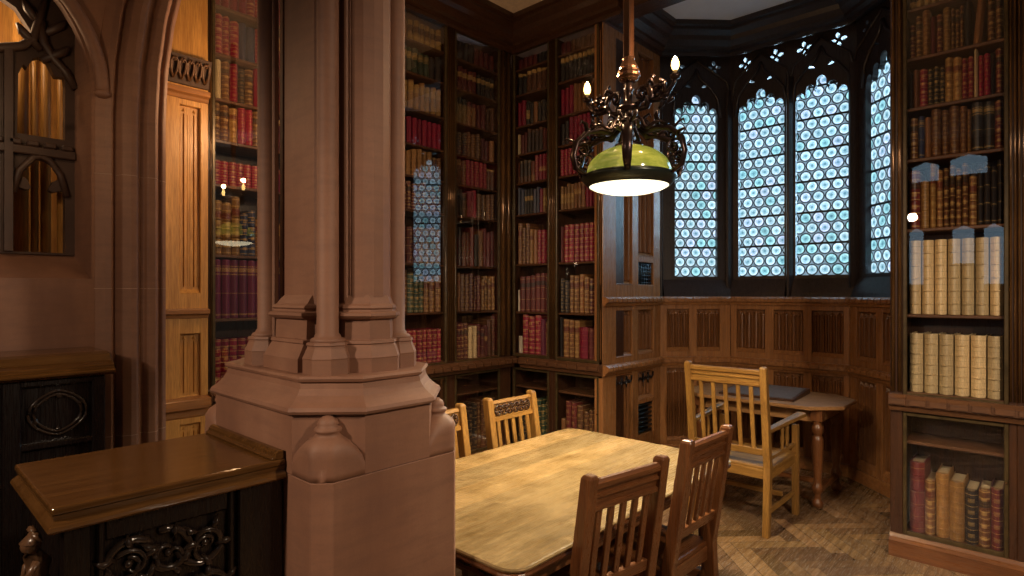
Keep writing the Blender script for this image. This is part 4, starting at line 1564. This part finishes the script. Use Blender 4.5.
# ------------------------------------------------------------------ desk in the bay with its blotter
def desk():
    root = tag(empty('writing_desk', (5.05, 1.75, 0)), 'small oak desk with cut corners and turned legs under the window', 'desk')
    x0, x1, y0, y1, c, zt = -.40, .36, -.62, .62, .19, .763
    poly = lambda d: [(x0 + d, y0 + c), (x0 + c, y0 + d), (x1 - c, y0 + d), (x1 - d, y0 + c), (x1 - d, y1 - c), (x1 - c, y1 - d), (x0 + c, y1 - d), (x0 + d, y1 - c)]
    b = MB()
    b.loft([[(x, y, z) for x, y in poly(d)] for d, z in ((.012, zt - .03), (0, zt - .024), (0.0, zt - .008), (.006, zt))])
    b.build('desk_top', W('desk', 'y'), root)
    for s in (-1, 1):
        b = MB()
        b.box(-.27, .24, s * .47 - .012, s * .47 + .012, zt - .13, zt - .03)
        b.build('apron', W('desk', 'x'), root, bevel=.003)
        b = MB()
        xx = -.27 if s < 0 else .24
        b.box(xx - .012, xx + .012, -.47, .47, zt - .13, zt - .03)
        b.build('apron', W('desk', 'y'), root, bevel=.003)
        for xx in (-.27, .24):
            b = MB()
            turned(b, xx, s * .455, 0, zt - .03, .042)
            b.build('leg', W('chair', 'z'), root)
        b = MB()
        b.box(-.25, .22, s * .455 - .018, s * .455 + .018, .10, .14)
        b.build('stretcher', W('chair', 'x'), root, bevel=.004)
    b = MB()
    b.box(-.03, .0, -.45, .45, .10, .14)
    b.build('stretcher', W('chair', 'y'), root, bevel=.004)


desk()


def blotter():
    root = tag(empty('writing_slope', (5.02, 1.765, .763), math.radians(3)), 'thin dark sloped leather writing board lying on the desk', 'writing board')
    b = MB()
    b.loft([[(x, y, z) for y in (-.26, .26) for x, z in ()] or [(-.26, y, 0), (.26, y, 0), (.26, y, .042), (-.26, y, .018)] for y in (-.29, .29)])
    b.build('board', W('case', 'y'), root, bevel=.004)
    b = MB()
    b.loft([[(-.235, y, .0192), (.235, y, .0408), (.235, y, .0428), (-.235, y, .0212)] for y in (-.265, .265)])
    b.build('leather_inset', plain('grey_leather', (0.11, 0.10, 0.10), 0.35, var=.3, scale=30), root)


blotter()


# ------------------------------------------------------------------ hanging lamp over the table
def hanging_lamp():
    lx, ly = 2.54, 1.55
    root = tag(empty('hanging_lamp', (lx, ly, 0)), 'ornate wrought iron hanging lamp with green glass shade and two lit candle bulbs', 'lamp')
    iron = plain('wrought_iron', (0.045, 0.028, 0.026), 0.28, 0.75, var=.4, scale=20)
    copper = plain('dark_copper', (0.17, 0.085, 0.05), 0.27, 0.8, var=.4, scale=20)
    b = MB()
    b.bar((0, 0, 2.75), (0, 0, CZ), .042, .042)
    b.build('drop_rod', W('case', 'z'), root, bevel=.006)
    b = MB()
    b.lathe([(.01, 2.645), (.036, 2.648), (.048, 2.658), (.044, 2.663), (.056, 2.672), (.058, 2.682), (.050, 2.687), (.054, 2.695), (.053, 2.703), (.044, 2.709), (.046, 2.716), (.042, 2.726), (.034, 2.742), (.028, 2.756), (.031, 2.760), (.029, 2.766), (.004, 2.768)], n=14, smooth=False)
    b.build('finial_knob', copper, root)
    b = MB()
    b.lathe([(.07, 2.318), (.07, 2.335), (.035, 2.35), (.022, 2.36), (.022, 2.42), (.04, 2.43), (.055, 2.445), (.03, 2.46), (.016, 2.48), (.016, 2.50), (.05, 2.515), (.05, 2.525), (.018, 2.535), (.018, 2.60), (.026, 2.61), (.018, 2.62), (.018, 2.66)], n=16)
    b.build('stem', iron, root)
    # shade: domed green glass over a dark hoop, with a lit opal dish below
    m, nt, bs = nodes('green_glass_shade')
    n = noise(nt, mapped(nt, (1, 1, 3)), 9, 5, .65)
    c = ramp(nt, n, [(.3, (.16, .20, .020)), (.55, (.34, .36, .06)), (.75, (.55, .52, .14))])
    nt.links.new(c, bs.inputs['Base Color'])
    nt.links.new(c, bs.inputs['Emission Color'])
    bs.inputs['Emission Strength'].default_value = .5
    bs.inputs['Roughness'].default_value = .12
    b = MB()
    prof = [(.206, 2.175), (.208, 2.20), (.203, 2.225), (.188, 2.254), (.162, 2.280), (.125, 2.303), (.08, 2.32), (.045, 2.332), (.02, 2.336)]
    k = 24
    b.loft([[(r * math.cos(2 * PI * i / k), r * math.sin(2 * PI * i / k), z) for i in range(k)] for r, z in prof], 0, True, caps=False)
    b.build('glass_shade', m, root)
    b = MB()
    ring = [(.190, 2.130), (.200, 2.126), (.226, 2.158), (.233, 2.168), (.231, 2.180), (.214, 2.188), (.203, 2.184), (.190, 2.140)]
    b.loft([[(r * math.cos(2 * PI * i / 32), r * math.sin(2 * PI * i / 32), z) for r, z in ring] for i in range(32)] + [[(r, 0, z) for r, z in ring]], 0, True, caps=False)
    b.build('shade_hoop', plain('dark_green_iron', (0.025, 0.035, 0.030), 0.3, 0.5), root)
    dm = plain('opal_dish', (.9, .85, .7), .4, emit=((1.0, .90, .60), 1.9))
    b = MB()
    b.lathe([(.001, 2.090), (.06, 2.092), (.12, 2.101), (.17, 2.115), (.194, 2.128), (.194, 2.138), (.001, 2.138)], n=32)
    b.build('opal_dish', dm, root)
    # straps: broad scrolls that spring from the stem, sweep outside the shade and curl under the hoop
    for i in range(6):
        a = PI / 6 + i * PI / 3
        ca, sa = math.cos(a), math.sin(a)
        path = [(.02, 2.50), (.05, 2.47), (.06, 2.42), (.10, 2.385), (.165, 2.392), (.230, 2.375), (.282, 2.325), (.300, 2.26), (.285, 2.20), (.235, 2.170)]
        b = MB()
        b.tube([(r * ca, r * sa, z) for r, z in path], [.008, .009, .010, .012, .013, .013, .013, .012, .010, .007], 8, flat=2.0, up=(-sa, ca, 0))
        for r, z, dr, dz, tw in ((.10, 2.385, -.02, .06, .5), (.165, 2.39, .02, .065, -.6), (.225, 2.365, .05, .055, .4), (.262, 2.32, .06, .03, -.4), (.06, 2.42, .05, .05, .3)):
            r2, z2 = r + dr * .7, z + dz * .7
            cb, sb = math.cos(a + tw * .35), math.sin(a + tw * .35)
            b.tube([(r * ca, r * sa, z), ((r + dr * .5) * cb, (r + dr * .5) * sb, z + dz * .8), ((r + dr) * cb, (r + dr) * sb, z + dz), ((r + dr * 1.15) * cb, (r + dr * 1.15) * sb, z + dz * .6)], [.006, .013, .010, .004], 6, flat=.5)
        # openwork curl filling the loop between strap and shade
        for (r, z, rad, t0, tn) in ((.245, 2.29, .038, 0.4, 1.3), (.235, 2.345, .026, 2.2, -1.2), (.268, 2.235, .022, 1.0, 1.2), (.17, 2.40, .026, -0.6, 1.2)):
            p = []
            for j in range(15):
                q_ = rad * (1 - .75 * j / 14)
                an = t0 + tn * 2 * PI * j / 14
                rr = r + q_ * math.cos(an)
                p.append((rr * ca - .012 * sa * math.sin(j), rr * sa + .012 * ca * math.sin(j), z + q_ * math.sin(an)))
            b.tube(p, [.007 - .003 * j / 14 for j in range(15)], 6, flat=1.4, up=(-sa, ca, 0))
        b.build('scrolled_strap', iron, root)
        b = MB()
        for t in range(2):
            s = 1 if t else -1
            p = []
            for j in range(13):
                f = j / 12
                an = a + s * (.10 + .26 * math.sin(f * PI))
                rr = .05 + .16 * f
                p.append((rr * math.cos(an), rr * math.sin(an), 2.44 - .06 * f + .02 * math.sin(f * 9)))
            b.tube(p, [.004 + .006 * math.sin(PI * j / 12) for j in range(13)], 6)
            e = p[-1]
            b.tube([(e[0] + .018 * math.cos(2.6 * j), e[1] + .012 * math.sin(2.6 * j + t), e[2] + .02 * math.sin(j * 1.3)) for j in range(4)], [.008, .009, .007, .004], 6)
        b.build('leaf_scroll', iron, root)
    # two candle arms along the table's cross direction
    for s in (-1, 1):
        b = MB()
        path = [(.015, 2.53), (.05, 2.50), (.10, 2.505), (.13, 2.55), (.115, 2.595), (.08, 2.60), (.065, 2.575), (.08, 2.555)]
        b.tube([(0, s * y, z) for y, z in path], [.012, .014, .016, .016, .014, .012, .010, .007], 8, up=(1, 0, 0))
        path = [(.12, 2.53), (.17, 2.525), (.215, 2.55), (.245, 2.585), (.25, 2.61)]
        b.tube([(0, s * y, z) for y, z in path], [.014, .014, .012, .010, .010], 8, up=(1, 0, 0))
        for y, z, dx in ((.05, 2.55, .02), (.09, 2.52, -.02), (.14, 2.58, .02), (.18, 2.56, -.015), (.21, 2.52, .015), (.165, 2.50, 0), (.10, 2.63, .01)):
            b.tube([(0, s * y, z - .02), (dx, s * (y + .02), z), (dx * 1.6, s * (y + .03), z + .02), (dx, s * (y + .015), z + .03)], [.006, .012, .010, .003], 6)
        for y, z, rad, t0, tn in ((.075, 2.575, .042, 0, 1.4), (.155, 2.565, .036, 2.5, -1.4), (.20, 2.535, .024, 1, 1.2), (.045, 2.525, .026, 3, 1.2), (.12, 2.61, .022, 4, -1.2), (.185, 2.60, .02, 2, 1.2)):
            p = [(.010 * math.sin(j * .9), s * (y + rad * (1 - .8 * j / 14) * math.cos(t0 + tn * 2 * PI * j / 14)), z + rad * (1 - .8 * j / 14) * math.sin(t0 + tn * 2 * PI * j / 14)) for j in range(15)]
            b.tube(p, [.010 - .004 * j / 14 for j in range(15)], 6, up=(1, 0, 0))
        b.lathe([(.004, 2.600), (.022, 2.605), (.026, 2.618), (.016, 2.626), (.012, 2.64)], (0, s * .25), 12)
        ar = b.build('candle_arm', iron, root)
        bm_ = plain('candle_bulb_glow', (1, .8, .5), .4, emit=((1.0, .60, .18), 6.0))
        b = MB()
        b.lathe([(.006, 2.638), (.014, 2.648), (.019, 2.664), (.017, 2.682), (.010, 2.698), (.002, 2.708)], (0, s * .25), 12)
        b.build('bulb', bm_, ar)
        lamp('candle_light', 'POINT', (lx, ly + s * .25, 2.74), 13.0, WARM, .02)
    lamp('table_light', 'SPOT', (lx, ly, 2.05), 195, (1.0, .80, .50), .16, target=(lx, ly, 0), spot_size=math.radians(150), spot_blend=.6)


hanging_lamp()


def wall_lamp():
    root = tag(empty('wall_lamp', (0.22, 3.28, 2.36)), 'small iron bracket lamp with bare bulb at the tracery niche', 'lamp')
    iron = plain('wrought_iron', (0.045, 0.028, 0.026), 0.28, 0.75)
    b = MB()
    b.tube([(0, 0.01, 0), (0, -.18, -.03), (0, -.40, -.01), (0, -.50, .0)], [.012, .010, .010, .012], 8)
    b.lathe([(.004, .0), (.02, .005), (.022, .015), (.010, .02)], (0, -.50), 10)
    b.build('bracket', iron, root)
    b = MB()
    b.lathe([(.006, .02), (.018, .035), (.022, .055), (.014, .08), (.002, .092)], (0, -.50), 12)
    b.build('bulb', plain('candle_bulb_glow', (1, .8, .5), .4, emit=((1.0, .60, .18), 6.0)), root)
    lamp('bracket_light', 'POINT', (0.22, 2.78, 2.50), 4, WARM, .03)
    lamp('recess_light', 'POINT', (0.28, 3.62, 2.9), 5.0, WARM, .05)


wall_lamp()
